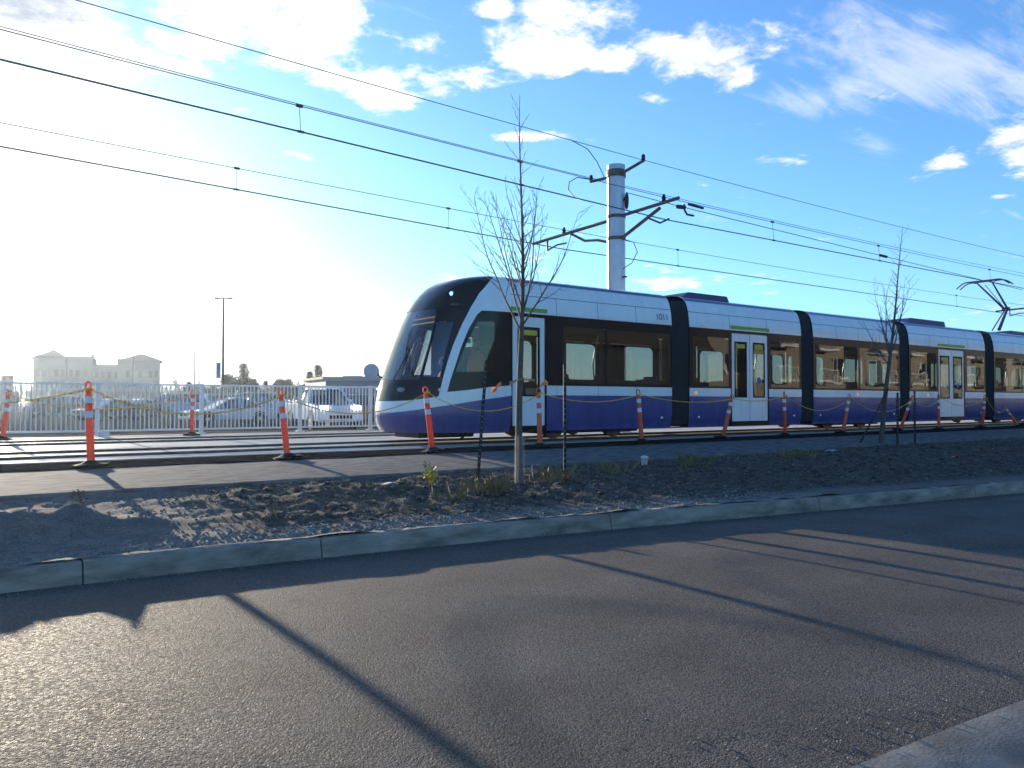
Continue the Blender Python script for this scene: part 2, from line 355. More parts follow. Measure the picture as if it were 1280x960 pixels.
# far kerb: cast lengths with open joints
b = MB(); J = [2.75 + 3.1 * k for k in range(-22, 40)]
J = sorted(J + [.92])
for i in range(len(J) - 1):
    x0, x1 = J[i] + .006, J[i + 1] - .006
    n = max(2, int((x1 - x0) / .06)); dz = random.uniform(-.006, .006)
    cs = [(.0, -.04), (.006, .03), (.028, .135), (.04, .158), (.06, .168), (.17, .172), (.18, .165), (.182, -.04)]
    vs = []
    for k in range(n + 1):
        x = x0 + (x1 - x0) * k / n
        vs += [(x, kerb_y(x) + y, z + dz + .002 * fbm(x * 2, y * 9) - (.018 * max(0, fbm(x * 3.1, 4.4) - .25) if z > .13 and y < .1 else 0)) for y, z in cs]
    m_ = len(cs)
    b.add(vs, [(k*m_+j, (k+1)*m_+j, (k+1)*m_+j+1, k*m_+j+1) for k in range(n) for j in range(m_-1)] + [tuple(range(m_-1, -1, -1)), tuple(range(n*m_, (n+1)*m_))])
tag(b.build('kerb', CONC, smooth=35), kind='structure')

MOUNDS = [(.45, 8.2, .75, .36, .14), (-.5, 8.3, 1.0, .4, .16), (1.12, 8.2, .20, .16, .09), (1.04, 8.22, .10, .09, .08), (-2.2, 8.4, .9, .4, .16), (1.6, 8.15, .35, .22, .05),
          (4.6, 8.9, 1.5, .6, .03), (8, 9.0, 2.5, .6, .03), (12.5, 8.8, 2.5, .8, .06), (17, 8.6, 3, 1, .12), (23, 8, 4, 1.2, .12)]
def soil_z(x, y):
    k = kerb_y(x) + .18; t = max(0, min(1, (y - k) / (10.05 - k)))
    z = .150 + .18 * t ** 1.3
    for mx, my, sx, sy, h in MOUNDS: z += h * math.exp(-((x - mx) / sx) ** 2 - ((y - my) / sy) ** 2)
    band = min(1, max(0, (y - k - .55) / .5)) * min(1, max(0, (10.0 - y) / .35))
    rough = .5 + .5 * min(1, max(0, (x - 2.2) / 1.5)) if x > 1.8 else .55
    z += band * rough * .8 * (.055 * fbm(x * 1.7, y * 1.7, 3) + .05 * max(-.3, fbm(x * 5.5, y * 5.5, 9)) + .022 * fbm(x * 14, y * 14, 5, 3))
    if y - k < .1: z += (.022 + .03 * fbm(x * 2.2, y * 4, 6)) * (1 - (y - k) / .1 if y > k else 1)
    return z
rows = []
xs = [-14 + i * .07 for i in range(int(36 / .07))] + [22 + i * .5 for i in range(120)]
NR = 46
for j in range(NR):
    t = j / (NR - 1); row = []
    for x in xs:
        k = kerb_y(x) + .09; y = k + (10.08 - k) * t
        row.append((x, y, soil_z(x, y)))
    rows.append(row)
def soil_mat():
    # bare loam with a paler gravel margin along the kerb and trampled grit at the left end
    m = mat('planting_soil', (.085, .070, .058), .95, var=.6, scale=7, bump=.010, bscale=45, spec=.1)
    nt = m.node_tree; N = nt.nodes; L = nt.links; b = N['Principled BSDF']; src = b.inputs['Base Color'].links[0].from_socket
    at = N.new('ShaderNodeAttribute'); at.attribute_name = 'grit'
    n = N.new('ShaderNodeTexNoise'); n.inputs['Scale'].default_value = 75; n.inputs['Detail'].default_value = 4
    tc = N.new('ShaderNodeTexCoord'); L.new(tc.outputs['Object'], n.inputs['Vector'])
    r = N.new('ShaderNodeValToRGB'); L.new(n.outputs['Fac'], r.inputs[0]); e = r.color_ramp.elements
    e[0].position = .35; e[0].color = (.11, .10, .088, 1); e[1].position = .68; e[1].color = (.30, .28, .25, 1)
    mx = N.new('ShaderNodeMix'); mx.data_type = 'RGBA'; L.new(at.outputs['Fac'], mx.inputs[0]); L.new(src, mx.inputs[6]); L.new(r.outputs[0], mx.inputs[7])
    L.new(mx.outputs[2], b.inputs['Base Color']); return m
so_ = strip('soil_strip', rows, soil_mat())
ga = so_.data.attributes.new('grit', 'FLOAT', 'POINT')
vals = []
for v in so_.data.vertices:
    x, y, z = v.co; k = kerb_y(x) + .18; d = y - k
    g = max(0, min(1, (.62 + .25 * fbm(x * 1.3, y * 1.3, 4) - d) / .22))
    left = max(0, min(1, (2.6 + .9 * fbm(x * .8, y * 1.6, 8) - x) / .9)) * .8 * (0.55 + .45 * min(1, abs(fbm(x * 3, y * 3)) * 2))
    vals.append(max(g * (.9 if x < 9.5 else .55), left))
ga.data.foreach_set('value', vals)

strip('footway', [[(x, y, z + .006 * fbm(x * 1.2, y * 3)) for x in XS] for y, z in ((9.98, .20), (10.0, .365), (10.4, .385), (10.9, .405), (11.4, .425), (12.0, .445), (12.25, .449))], WALKC)
strip('edging_strip', [[(x, y, z + (.012 * fbm(x * 3, y * 3) if 12.3 < y < 13.2 else 0)) for x in XS] for y, z in ((12.16, .3), (12.17, .462), (12.5, .47), (12.9, .478), (13.29, .475), (13.30, .3))], DARKA)
b = MB(); rows = [[(x, y, SLAB + (.004 * fbm(x * .7, y))) for x in XS] for y in (13.28, 14, 15, 16, 17, 17.6, 18.3, 19, 20, 21, 22, 22.7)]
rows = [[(x, 13.28, .25) for x in XS]] + rows + [[(x, 22.71, .0) for x in XS]]
strip('track_slab', rows, SLABC)
b = MB()
for yc in (14.2, 15.64, 18.7, 20.14):
    for sgn in (1,):
        pr = [(-.07, 0), (-.07, .012), (-.012, .03), (-.012, .095), (-.036, .105), (-.036, .135), (-.028, .142), (.028, .142), (.036, .135), (.036, .105), (.012, .095), (.012, .03), (.07, .012), (.07, 0)]
        n = len(pr); vs = [(-90, yc + y, SLAB + z * .27) for y, z in pr] + [(170, yc + y, SLAB + z * .27) for y, z in pr]
        b.add(vs, [(i, i+1, n+i+1, n+i) for i in range(n-1)])
tag(b.build('rails', RAILM, smooth=20), kind='structure')
b = MB()   # raised black rail plinths the rails sit on
for yc in (14.2, 15.64, 18.7, 20.14):
    b.box(-90, 170, yc - .085, yc + .085, SLAB - .05, SLAB + .008)
tag(b.build('rail_plinths', DARKA), kind='structure')
strip('verge', [[(x, y, z + .03 * fbm(x * .5, y * .5)) for x in XS] for y, z in ((22.70, .2), (22.72, .47), (24, .44), (27, .36), (30, .25), (34, .15), (34.2, .0))], VERGE)
LOT = mat('lot_asphalt', (.06, .058, .056), .85, var=.25, scale=.6, spec=0)
strip('parking_lot', [[(x, y, .155) for x in (-120, -40, 0, 60, 160)] for y in (33.9, 60, 120)], LOT, smooth=None)
# ------------------------------------------------------------------ the tram
TX, TY, TZ = 7.5, 14.925, SLAB + .075       # nose, centre line, top of rail
RZ = .02
tram = tag(empty('tram', (TX, TY, TZ)), 'long white and violet blue tram with a dark window band on the near track', 'tram')
PROF = [(.25, 1.27), (.32, 1.30), (.5, 1.325), (2.70, 1.325), (2.9, 1.312), (3.07, 1.285), (3.2, 1.25), (3.3, 1.205), (3.37, 1.15), (3.43, 1.07), (3.475, .95), (3.51, .75), (3.53, .45)]
def hw(z):
    if z <= PROF[0][0]: return PROF[0][1]
    for (a, wa), (c, wc) in zip(PROF, PROF[1:]):
        if z <= c: return wa + (wc - wa) * (z - a) / (c - a)
    return 0
# model heights are relative to TZ; the sill and belt heights:
Z0, ZP, ZS, ZB, ZT = .17, .94, 1.15, 2.68, 3.53
SH = -.06
def lx(px, z=1.2): return x_at(px, TY - 1.325) - TX

NOSE = [(.15, .12), (.3, .03), (.5, .0), (.8, .02), (1.1, .08), (1.3, .16), (1.6, .28), (2.0, .44), (2.4, .62), (2.7, .78), (2.95, .95), (3.15, 1.12), (3.3, 1.28), (3.4, 1.46), (3.47, 1.70), (3.51, 1.95), (3.53, 2.15)]
def nose(z):
    if z <= NOSE[0][0]: return NOSE[0][1]
    for (a, wa), (c, wc) in zip(NOSE, NOSE[1:]):
        if z <= c: return wa + (wc - wa) * (z - a) / (c - a)
    return NOSE[-1][1]
XE = 2.34
def clen(z): return XE - nose(z) - (.0 if z > 3.2 else .02)
def cab_y(x, z):
    n = nose(z); Lc = max(.05, clen(z))
    if x <= n: return 0
    t = min(1, (x - n) / Lc); c = 1 - t
    th = math.acos(c); return hw(z) * math.sin(th) ** .72
def cab_hit(px, py):                        # sight line to the near side of the cab: local (x, z)
    d = ray(px, py); lo, hi = 9.0, 22.0; last = lo
    s = lo
    while s < hi:
        p = CAM + d * s; x, z = p.x - TX, p.z - TZ
        if x > -.5 and p.y >= TY - cab_y(min(x, XE), z) and cab_y(min(x, XE), z) > 0: return x, z
        s += .004
    p = CAM + d * 16; return p.x - TX, p.z - TZ

def zoomA(l): return [(460 + a / 4, 330 + b_ / 4) for a, b_ in l]
def zoomB(l): return [(470 + a / 8, 380 + b_ / 8) for a, b_ in l]
def poly(l): return [cab_hit(*p) for p in l]
pil_l = poly(zoomA([(352, 662), (372, 580), (395, 495), (425, 405), (470, 300), (515, 212), (555, 145)]))
pil_l = pil_l + [(pil_l[-1][0] + .32, 3.36), (pil_l[-1][0] + .62, 3.54)]
pil_r = poly(zoomA([(395, 640), (412, 580), (435, 510), (465, 415), (505, 320), (545, 252)]))
pil_r.append((pil_r[-1][0] + .10, ZB))
belt_lo = poly(zoomA([(110, 742), (220, 732), (330, 716), (430, 702), (500, 690), (600, 675)]))
belt_lo = [(-.3, belt_lo[0][1] - .01)] + belt_lo + [(XE + .1, ZP)]
stripe_hi = poly(zoomA([(110, 686), (200, 682), (300, 670), (352, 662)]))
stripe_hi = [(-.3, stripe_hi[0][1])] + stripe_hi
sidew_lo = [pil_r[0]] + poly(zoomA([(500, 630), (600, 616)])) + [(XE + .1, ZS)]
wz0 = cab_hit(523.7, 473)[1] - .02; wz1 = cab_hit(545, 386)[1]
wl = [cab_hit(523.7, 473), cab_hit(545, 387)]
q1 = [cab_hit(528.5, 471), cab_hit(545.5, 402)]; q2 = [cab_hit(550, 470), cab_hit(557, 437), cab_hit(566.5, 402)]
qz0, qz1 = q1[0][1], q1[1][1]
pane = poly(zoomA([(437, 540), (452, 495), (500, 378), (550, 285)])) + [(cab_hit(618, 400)[0], cab_hit(600, 401)[1]), (cab_hit(618, 460)[0], cab_hit(600, 464)[1])]

def interp(line, z, axis=1):                # x of a polyline at height z (or z at x, axis 0)
    o = 1 - axis; l = line
    if l[0][axis] > l[-1][axis]: l = l[::-1]
    if z <= l[0][axis]: return l[0][o]
    for a, c in zip(l, l[1:]):
        if z <= c[axis]: return a[o] + (c[o] - a[o]) * (z - a[axis]) / max(1e-6, c[axis] - a[axis])
    return l[-1][o]

bm = bmesh.new()
zs = [Z0 + i * (2.9 - Z0) / 46 for i in range(46)] + [2.9 + i * .045 for i in range(11)] + [3.40, 3.43, 3.455, 3.475, 3.495, 3.51, 3.52, 3.53]
zs = sorted(set(zs)); NT = 26
ring = []
for z in zs:
    n, Lc, w = nose(z), max(.05, clen(z)), hw(z); half = []
    for k in range(NT + 1):
        th = (k / NT) ** 1.15 * math.pi / 2
        half.append((n + Lc * (1 - math.cos(th)), w * math.sin(th) ** .72))
    half.append((XE, w))
    pts = [(x, -y) for x, y in reversed(half)] + [(x, y) for x, y in half[1:]]
    ring.append([bm.verts.new((x, y, z)) for x, y in pts])
for a, c in zip(ring, ring[1:]):
    for i in range(len(a) - 1):
        try: bm.faces.new((a[i], a[i+1], c[i+1], c[i]))
        except ValueError: pass
top = ring[-1]
h = len(top) // 2
for i in range(h):
    j = len(top) - 1 - i
    try:
        if j - 1 > i + 1: bm.faces.new((top[i], top[i+1], top[j-1], top[j]))
        else: bm.faces.new((top[i], top[i+1], top[j]))
    except ValueError: pass
bmesh.ops.remove_doubles(bm, verts=bm.verts, dist=.0005)
bmesh.ops.recalc_face_normals(bm, faces=bm.faces)
def cut(a, c, pad=.12):
    a = Vector((a[0], 0, a[1])); c = Vector((c[0], 0, c[1])); d = c - a
    if d.length < 1e-4: return
    nrm = Vector((d.z, 0, -d.x)).normalized()
    x0, x1 = min(a.x, c.x) - pad, max(a.x, c.x) + pad; z0, z1 = min(a.z, c.z) - pad, max(a.z, c.z) + pad
    fs = [f for f in bm.faces if any(x0 <= v.co.x <= x1 for v in f.verts) and any(z0 <= v.co.z <= z1 for v in f.verts)]
    es = {e for f in fs for e in f.edges}; vs = {v for f in fs for v in f.verts}
    bmesh.ops.bisect_plane(bm, geom=fs + list(es) + list(vs), dist=1e-5, plane_co=a, plane_no=nrm)
def cuts(l):
    for a, c in zip(l, l[1:]): cut(a, c)
for l in (pil_l, pil_r, belt_lo, stripe_hi, sidew_lo, pane + [pane[0]], wl, q1, q2): cuts(l)
cut((-.2, wz0), (wl[0][0] + .1, wz0)); cut((-.2, wz1), (wl[1][0] + .1, wz1))
cut((q1[0][0], qz0), (q2[0][0], qz0)); cut((q1[1][0], qz1), (q2[-1][0], qz1)); cut((pil_r[-1][0] - .1, ZB), (XE, ZB)); cut((.9, 3.36), (XE, 3.36))
def inpoly(x, z, P):
    r = False
    for (xa, za), (xb, zb) in zip(P, P[1:] + P[:1]):
        if (za > z) != (zb > z) and x < (xb - xa) * (z - za) / (zb - za) + xa: r = not r
    return r
def region(x, z):
    if z < interp(belt_lo, x, 0): return 'skirt'
    if inpoly(x, z, pane): return 'cab_window'
    if z > stripe_hi[0][1] - .3 and x < interp(pil_l, z) and z > interp(stripe_hi, x, 0):
        if wz0 < z < wz1 and x < interp(wl, z): return 'windscreen'
        if qz0 < z < qz1 and interp(q1, z) < x < interp(q2, z): return 'quarter_window'
        return 'front_mask'
    if z < ZB and x > interp(pil_r, z) and z > interp(sidew_lo, x, 0): return 'side_mask'
    return 'shell'
groups = {}
bm.faces.ensure_lookup_table()
for f in bm.faces:
    c = f.calc_center_median(); groups.setdefault(region(c.x, c.z), []).append(f)
cab = empty('cab_module'); cab.parent = tram
GM = {'skirt': PURPLE, 'cab_window': GLASS, 'windscreen': GLASSW, 'quarter_window': GLASSW, 'front_mask': BLACKP, 'side_mask': BLACKP, 'shell': WHITE}
for name, fs in groups.items():
    idx = {}; mb = MB()
    for f in fs:
        q = []
        for v in f.verts:
            if v.index not in idx or True: pass
            k = tuple(round(c, 5) for c in v.co)
            if k not in idx: idx[k] = len(mb.v); mb.v.append(tuple(v.co))
            q.append(idx[k])
        if len(set(q)) > 2: mb.f.append(q); mb.mi.append(0)
    o = mb.build(name, GM[name], cab, smooth=50, fix=False)
bm.free()

def side_sheet(mb, x0, x1, z0, z1, s, off=0):
    zl = sorted({z0, z1} | {z for z, _ in PROF if z0 < z < z1})
    mb.grid([[(x0, s * (hw(z) + off), z), (x1, s * (hw(z) + off), z)] for z in zl])

def split_obj(o, by_side, mids=()):
    """part objects that are really several pieces become one object per piece"""
    me = o.data; n = len(me.vertices); par = list(range(n))
    def find(i):
        while par[i] != i: par[i] = par[par[i]]; i = par[i]
        return i
    for e in me.edges:
        a, c = find(e.vertices[0]), find(e.vertices[1])
        if a != c: par[a] = c
    key = (lambda i: (me.vertices[i].co.y > 0, sum(me.vertices[i].co.x > m for m in mids))) if by_side else find
    gr = {}
    for p in me.polygons: gr.setdefault(key(p.vertices[0]), []).append(p)
    if len(gr) < 2: return
    stem = o.name.split('.')[0]; mats = list(me.materials); parent = o.parent; sm = me.polygons[0].use_smooth
    for ps in gr.values():
        ix = {}; mb = MB()
        for p in ps:
            q = []
            for i in p.vertices:
                if i not in ix: ix[i] = len(mb.v); mb.v.append(tuple(me.vertices[i].co))
                q.append(ix[i])
            mb.f.append(q); mb.mi.append(p.material_index)
        mb.build(stem, mats, parent, 50 if sm else None, fix=False)
    bpy.data.objects.remove(o)
def split_children(root, mids=()):
    for o in list(root.children):
        st = o.name.split('.')[0]
        if st in ('skirt', 'window_band', 'side_mask', 'quarter_window', 'cab_window'): split_obj(o, True, mids)
    for o in list(root.children):
        st = o.name.split('.')[0]
        if st in ('window_liner', 'grab_pole'): split_obj(o, False)

def module(root, x0, x1, doors=(), panes=(), boxes=(), lamp=None, bogie=False):
    """doors: (xa, xb, leaves); panes: (xa, xb)."""
    def sub(mb, name, m, smooth=None, bevel=0, fix=False): return mb.build(name, m, root, smooth, bevel, fix)
    shell = MB(); 
    gaps = sorted(doors)
    def solid():
        xs_ = x0
        for d in gaps:
            yield xs_, d[0]; xs_ = d[1]
        yield xs_, x1
    for s in (-1, 1):
        side_sheet(shell, x0, x1, ZB, ZT, s)
        for a, c in solid():
            if c - a > .02: side_sheet(shell, a, c, ZP, ZS, s)
    shell.grid([[(x0, -.45, ZT), (x1, -.45, ZT)], [(x0, 0, ZT + .02), (x1, 0, ZT + .02)], [(x0, .45, ZT), (x1, .45, ZT)]])
    for xe in (x0, x1):                         # end bulkhead edges
        shell.cur = 1
        for s in (-1, 1): shell.grid([[(xe, s * 1.0, z), (xe, s * hw(z), z)] for z in (Z0, 1.2, 2.0, ZB, 3.07, 3.3)])
        shell.cur = 0
    # seams of the cove panels and the blue gutter trim
    shell.cur = 2
    for s in (-1, 1):
        side_sheet(shell, x0, x1, 3.055, 3.067, s, .002)
        k = max(2, round((x1 - x0) / 1.35))
        for i in range(1, k): 
            xm = x0 + (x1 - x0) * i / k; side_sheet(shell, xm - .006, xm + .006, ZB, 3.055, s, .002)
            side_sheet(shell, xm - .004, xm + .004, ZP, ZS, s, .002) if all(not (d[0] - .02 < xm < d[1] + .02) for d in gaps) else None
    shell.cur = 3
    for s in (-1, 1):
        shell.grid([[(x0 + .03, s * (hw(z) + .012), z), (x1 - .03, s * (hw(z) + .012), z)] for z in (3.36, 3.40, 3.43)])
    sub(shell, 'shell', [WHITE, BLACKP, DARKM, PURPLE], 50)
    sk = MB()
    for s in (-1, 1):
        for a, c in solid():
            if c - a > .02:
                side_sheet(sk, a, c, Z0, ZP, s)
                k = max(1, round((c - a) / 1.15)); sk.cur = 1
                for i in range(1, k): side_sheet(sk, a + (c - a) * i / k - .005, a + (c - a) * i / k + .005, Z0, ZP, s, .002)
                sk.cur = 0
    sub(sk, 'skirt', [PURPLE, DARKM], 50)
    bd = MB()                                   # opaque black parts of the window band, butted between panes
    for s in (-1, 1):
        edges = sorted([(p[0], p[1], 'p') for p in panes] + [(d[0], d[1], 'd') for d in gaps]); cur = x0
        for a, c, k in edges:
            if a - cur > .002: side_sheet(bd, cur, a, ZS, ZB, s)
            if k == 'p':
                side_sheet(bd, a, c, ZS, ZS + .05, s); side_sheet(bd, a, c, ZB - .22, ZB, s)
            cur = c
        if x1 - cur > .002: side_sheet(bd, cur, x1, ZS, ZB, s)
    sub(bd, 'window_band', BLACKP)
    for a, c in panes:
        for s in (-1, 1):
            p = MB(); side_sheet(p, a, c, ZS + .05, ZB - .22, s); sub(p, 'window', GLASS)
    # rounded liners round each window opening, seen through the glass
    ln = MB()
    for a, c in panes:
        for s in (-1, 1):
            y = s * 1.285; r = .16; aa, cc, z0, z1 = a + .12, c - .12, ZS + .15, ZB - .34
            inner = []
            for cx, cz, t0 in ((cc - r, z1 - r, 0), (aa + r, z1 - r, 90), (aa + r, z0 + r, 180), (cc - r, z0 + r, 270)):
                for t in range(0, 91, 15): inner.append((cx + r * math.cos(R(t0 + t)), cz + r * math.sin(R(t0 + t))))
            outer = []
            for x, z in inner:
                mx, mz = (a + c) / 2, (ZS + ZB) / 2
                sx = (c - a) / 2 + .0; sz = (ZB - ZS) / 2
                dx, dz = x - mx, z - mz; q = max(abs(dx) / sx, abs(dz) / sz); outer.append((mx + dx / q, mz + dz / q))
            n = len(inner)
            ln.add([(x, y, z) for x, z in inner] + [(x, y, z) for x, z in outer], [(i, (i+1) % n, n + (i+1) % n, n + i) for i in range(n)])
    if panes: sub(ln, 'window_liner', mat('liner_dark', (.035, .035, .038), .6))
    it = MB(); it.box(x0 + .02, x1 - .02, -1.24, 1.24, .30, .36); sub(it, 'floor', FLOORM)
    it = MB(); it.box(x0 + .02, x1 - .02, -1.2, 1.2, 2.74, 2.78); sub(it, 'ceiling', LININGM)
    for a, c, nl in gaps:
        for s in (-1, 1):
            fr = MB()
            fr.box(a, a + .035, s * 1.27, s * 1.325, .27, ZB); fr.box(c - .035, c, s * 1.27, s * 1.325, .27, ZB)
            fr.box(a + .035, c - .035, s * 1.27, s * 1.325, ZB - .06, ZB); fr.box(a, c, s * 1.2, s * 1.32, .17, .27)
            sub(fr, 'door_frame', BLACKP, fix=True)
            st = MB(); zz = (ZB + .035, ZB + .125)
            st.grid([[(a - .02, s * (hw(z) + .005), z), (c + .02, s * (hw(z) + .005), z)] for z in zz]); sub(st, 'door_light', LIME)
            w = (c - a - .07) / nl
            for i in range(nl):
                xa, xb = a + .035 + w * i + .012, a + .035 + w * (i + 1) - .012
                ya, yb = sorted((s * 1.275, s * 1.305))
                mg = .13 if nl == 2 else .145; gx0, gx1, gz0, gz1 = xa + mg, xb - mg, .93, ZB - .30
                lf = MB()
                lf.box(xa, gx0, ya, yb, .29, ZB - .075); lf.box(gx1, xb, ya, yb, .29, ZB - .075)
                lf.box(gx0, gx1, ya, yb, .29, gz0); lf.box(gx0, gx1, ya, yb, gz1, ZB - .075)
                sub(lf, 'door_leaf', WHITE, fix=True)
                gm = MB(); e = .016
                for p in ((gx0 - e, gx0 + .02, gz0 - e, gz1 + e), (gx1 - .02, gx1 + e, gz0 - e, gz1 + e), (gx0 + .02, gx1 - .02, gz0 - e, gz0 + .02), (gx0 + .02, gx1 - .02, gz1 - .02, gz1 + e)):
                    yy = sorted((s * 1.29, s * 1.309)); gm.box(p[0], p[1], yy[0], yy[1], p[2], p[3])
                sub(gm, 'door_seal', RUBBER, fix=True)
                g = MB(); g.grid([[(gx0 + .02, s * 1.3, z), (gx1 - .02, s * 1.3, z)] for z in (gz0 + .02, gz1 - .02)]); sub(g, 'door_glass', GLASS)
                k = MB(); yy = s * 1.3075
                k.grid([[(gx0 + .06, yy, z), (gx1 - .06, yy, z)] for z in (gz1 - .16, gz1 - .05)]); sub(k, 'sticker', YEL)
                if nl == 2 and i == 1:
                    k = MB(); cx = (gx0 + gx1) / 2; rr = .085
                    k.add([(cx + rr * math.cos(2*math.pi*q/20), yy, gz0 + .45 + rr * math.sin(2*math.pi*q/20)) for q in range(20)], [tuple(range(20))]); sub(k, 'round_sticker', mat('blue_sticker', (.03, .12, .5), .4))
    for bx0, bx1, hgt in boxes:
        eq = MB(); eq.prism([(bx0, ZT - .05), (bx0 + .28, ZT + hgt), (bx1 - .1, ZT + hgt), (bx1, ZT - .05)], -.95, .95); sub(eq, 'roof_box', mat('roof_violet', (.05, .05, .16), .5), bevel=.02, fix=True)
    if lamp:
        for s in (-1, 1):
            k = MB(); k.lathe([(.05, 0), (.05, .012), (.03, .022), (.001, .024)], n=16)
            o = k.build('side_lamp', AMBER, root, 40); o.rotation_euler = (R(90) if s < 0 else R(-90), 0, 0); o.location = (lamp, s * 1.322, (ZP + ZS) / 2 - .02)
    for xm in (x0 + .35, x1 - .35):                     # jacking point dots on the skirt
        for s in (-1, 1):
            if any(d[0] - .1 < xm < d[1] + .1 for d in gaps): continue
            k = MB(); k.add([(xm + .045*math.cos(2*math.pi*q/12), s * (hw(.42) + .003), .42 + .03*math.sin(2*math.pi*q/12)) for q in range(12)], [tuple(range(12))]); sub(k, 'jacking_mark', WHITE)
    uf = MB(); uf.box(x0 + .1, x1 - .1, -1.1, 1.1, .17, .295); sub(uf, 'underframe', DARKM, fix=True)
    if bogie:
        cx = (x0 + x1) / 2
        bg = MB(); bg.box(cx - 1.5, cx + 1.5, -1.05, 1.05, .10, .165); sub(bg, 'bogie', DARKM, fix=True)
        for dx in (-.92, .92):
            for s in (-1, 1):
                w = MB(); w.lathe([(.10, -.06), (.30, -.06), (.30, .06), (.325, .065), (.325, .09), (.1, .09)], n=28)
                o = w.build('wheel', RAILM, root, 40); o.rotation_euler = (R(90), 0, 0); o.location = (cx + dx, s * .74, .325 - .035)
    # seats and grab poles
    free = [p for p in panes if p[1] - p[0] > .5]
    for a, c in free:
        n = max(1, int((c - a) / .95))
        for i in range(n):
            for s in (-1, 1):
                x = a + (c - a) * (i + .5) / n + (.08 if s > 0 else -.05)
                st = MB(); d = -1 if i % 2 else 1
                st.prism([(x - .21, .78), (x + .22, .80), (x + .23, .86), (x - .16, .85), (x - .27, 1.42), (x - .33, 1.42), (x - .24, .80)] if d > 0 else
                         [(x + .21, .78), (x - .22, .80), (x - .23, .86), (x + .16, .85), (x + .27, 1.42), (x + .33, 1.42), (x + .24, .80)], s * .70 if s > 0 else -1.16, 1.16 if s > 0 else -.70)
                st.box(x - .15, x + .15, s * .93 - .15, s * .93 + .15, .361, .79)
                sub(st, 'seat', SEATM, bevel=.02, fix=True)
    for a, c in free:
        gp = MB(); x = a + .28
        gp.tube([(x, -.62, .36), (x - .02, -.62, 1.1), (x - .13, -.66, 1.7), (x - .02, -.7, 2.3), (x + .12, -.75, 2.73)], .02, 8)
        gp.tube([(c - .3, .62, .36), (c - .3, .62, 2.74)], .018, 8); gp.tube([(a + .1, -.7, 2.2), (c - .1, -.7, 2.2)], .014, 6)
        sub(gp, 'grab_pole', POLEY, 40)

    split_children(root, [(g[0] + g[1]) / 2 for g in gaps])

def bellows(x0, x1):
    b = MB(); n = max(4, int((x1 - x0) / .075)); rows = []
    for i in range(n * 2 + 1):
        x = x0 - .01 + (x1 - x0 + .02) * i / (n * 2); k = .955 if i % 2 else .985
        sec = [(s_ * hw(z) * k, z) for s_, zz in ((-1, (.24, .5, 1, 1.6, 2.2, 2.7, 2.95, 3.15, 3.26, 3.33)),) for z in zz]
        sec = [(y, z - .0) for y, z in sec] + [(-y, z) for y, z in reversed(sec)]
        rows.append([(x, y, z) for y, z in sec])
    b.grid(rows)
    return b.build('bellows', BELLOW, tram, 20, fix=False)

def mod(x0, x1, **k):
    e = empty('passenger_module'); e.parent = tram; module(e, x0, x1, **k); return e
E = [lx(840), lx(862), lx(1002), lx(1017), lx(1125), lx(1137), lx(1232), lx(1243)]
E += [E[-1] + 4.7]; E += [E[-1] + .6, E[-1] + .6 + 5.0]
d1 = (lx(640) - .02, lx(683.5), 1)
module(cab, XE, E[0], doors=(d1,), panes=((lx(704), lx(756)), (lx(759), lx(838))), lamp=None, bogie=True)
mod(E[1], E[2], doors=((lx(914), lx(961.5), 2),), panes=((E[1] + .12, lx(911)), (lx(964), E[2] - .1)), boxes=((E[1] + .15, lx(927), .10),), lamp=lx(870))
mod(E[3], E[4], panes=((E[3] + .1, (E[3] + E[4]) / 2 - .04), ((E[3] + E[4]) / 2 + .04, E[4] - .1)), lamp=lx(1072.5), bogie=True)
mod(E[5], E[6], doors=((lx(1173), lx(1206.5), 2),), panes=((E[5] + .1, lx(1171)), (lx(1209), E[6] - .1)), boxes=((E[5] + .6, lx(1197), .12),), lamp=lx(1160))
mod(E[7], E[8], panes=((E[7] + .1, (E[7] + E[8]) / 2 - .04), ((E[7] + E[8]) / 2 + .04, E[8] - .1)), bogie=True)
mod(E[9], E[10], doors=((E[9] + 1.7, E[9] + 3.1, 2),), panes=((E[9] + .1, E[9] + 1.6), (E[9] + 3.2, E[10] - .1)))
for i in (0, 2, 4, 6, 8):
    if i + 1 < len(E): bellows(E[i], E[i + 1])
# rear cab: the front one turned round
bellows(E[10], E[10] + .6)
rear = copy_tree(cab, tram); rear.scale = (-1, -1, 1); rear.location = (E[10] + .6 + E[0], 0, 0)

# cab details
k = MB()
for s in (-1, 1): side_sheet(k, 0, .001, 1, 1.01, s)
dash = MB(); dash.prism([(.42, .45), (.42, 1.02), (.70, 1.10), (1.05, 1.0), (1.07, .45)], -.62, .62); dash.build('dashboard', BLACKP, cab, bevel=.04)
fl = MB(); fl.box(.62, XE, -1.0, 1.0, .36, .42); fl.build('cab_floor', FLOORM, cab)
wallb = MB(); wallb.box(2.0, 2.04, -1.2, .35, .42, 2.0); wallb.build('cab_partition', mat('cab_panel', (.08, .085, .1), .6), cab)
ce = MB(); ce.box(1.1, XE, -1.0, 1.0, 2.78, 2.82); ce.build('cab_ceiling', mat('cab_lining', (.05, .05, .055), .7), cab)
seat = MB(); seat.box(1.28, 1.75, -.28, .22, .75, .88); seat.box(1.7, 1.84, -.28, .22, .88, 1.55); seat.box(1.4, 1.6, -.13, .07, .42, .75); seat.build('driver_seat', SEATM, cab, bevel=.05)
sg = MB(); sg.prism([(.94, 2.42), (1.02, 2.62), (1.07, 2.62), (.99, 2.42)], -.55, .55); sgo = sg.build('destination_sign', mat('sign_black', (.05, .055, .06), .4), cab, bevel=.01)
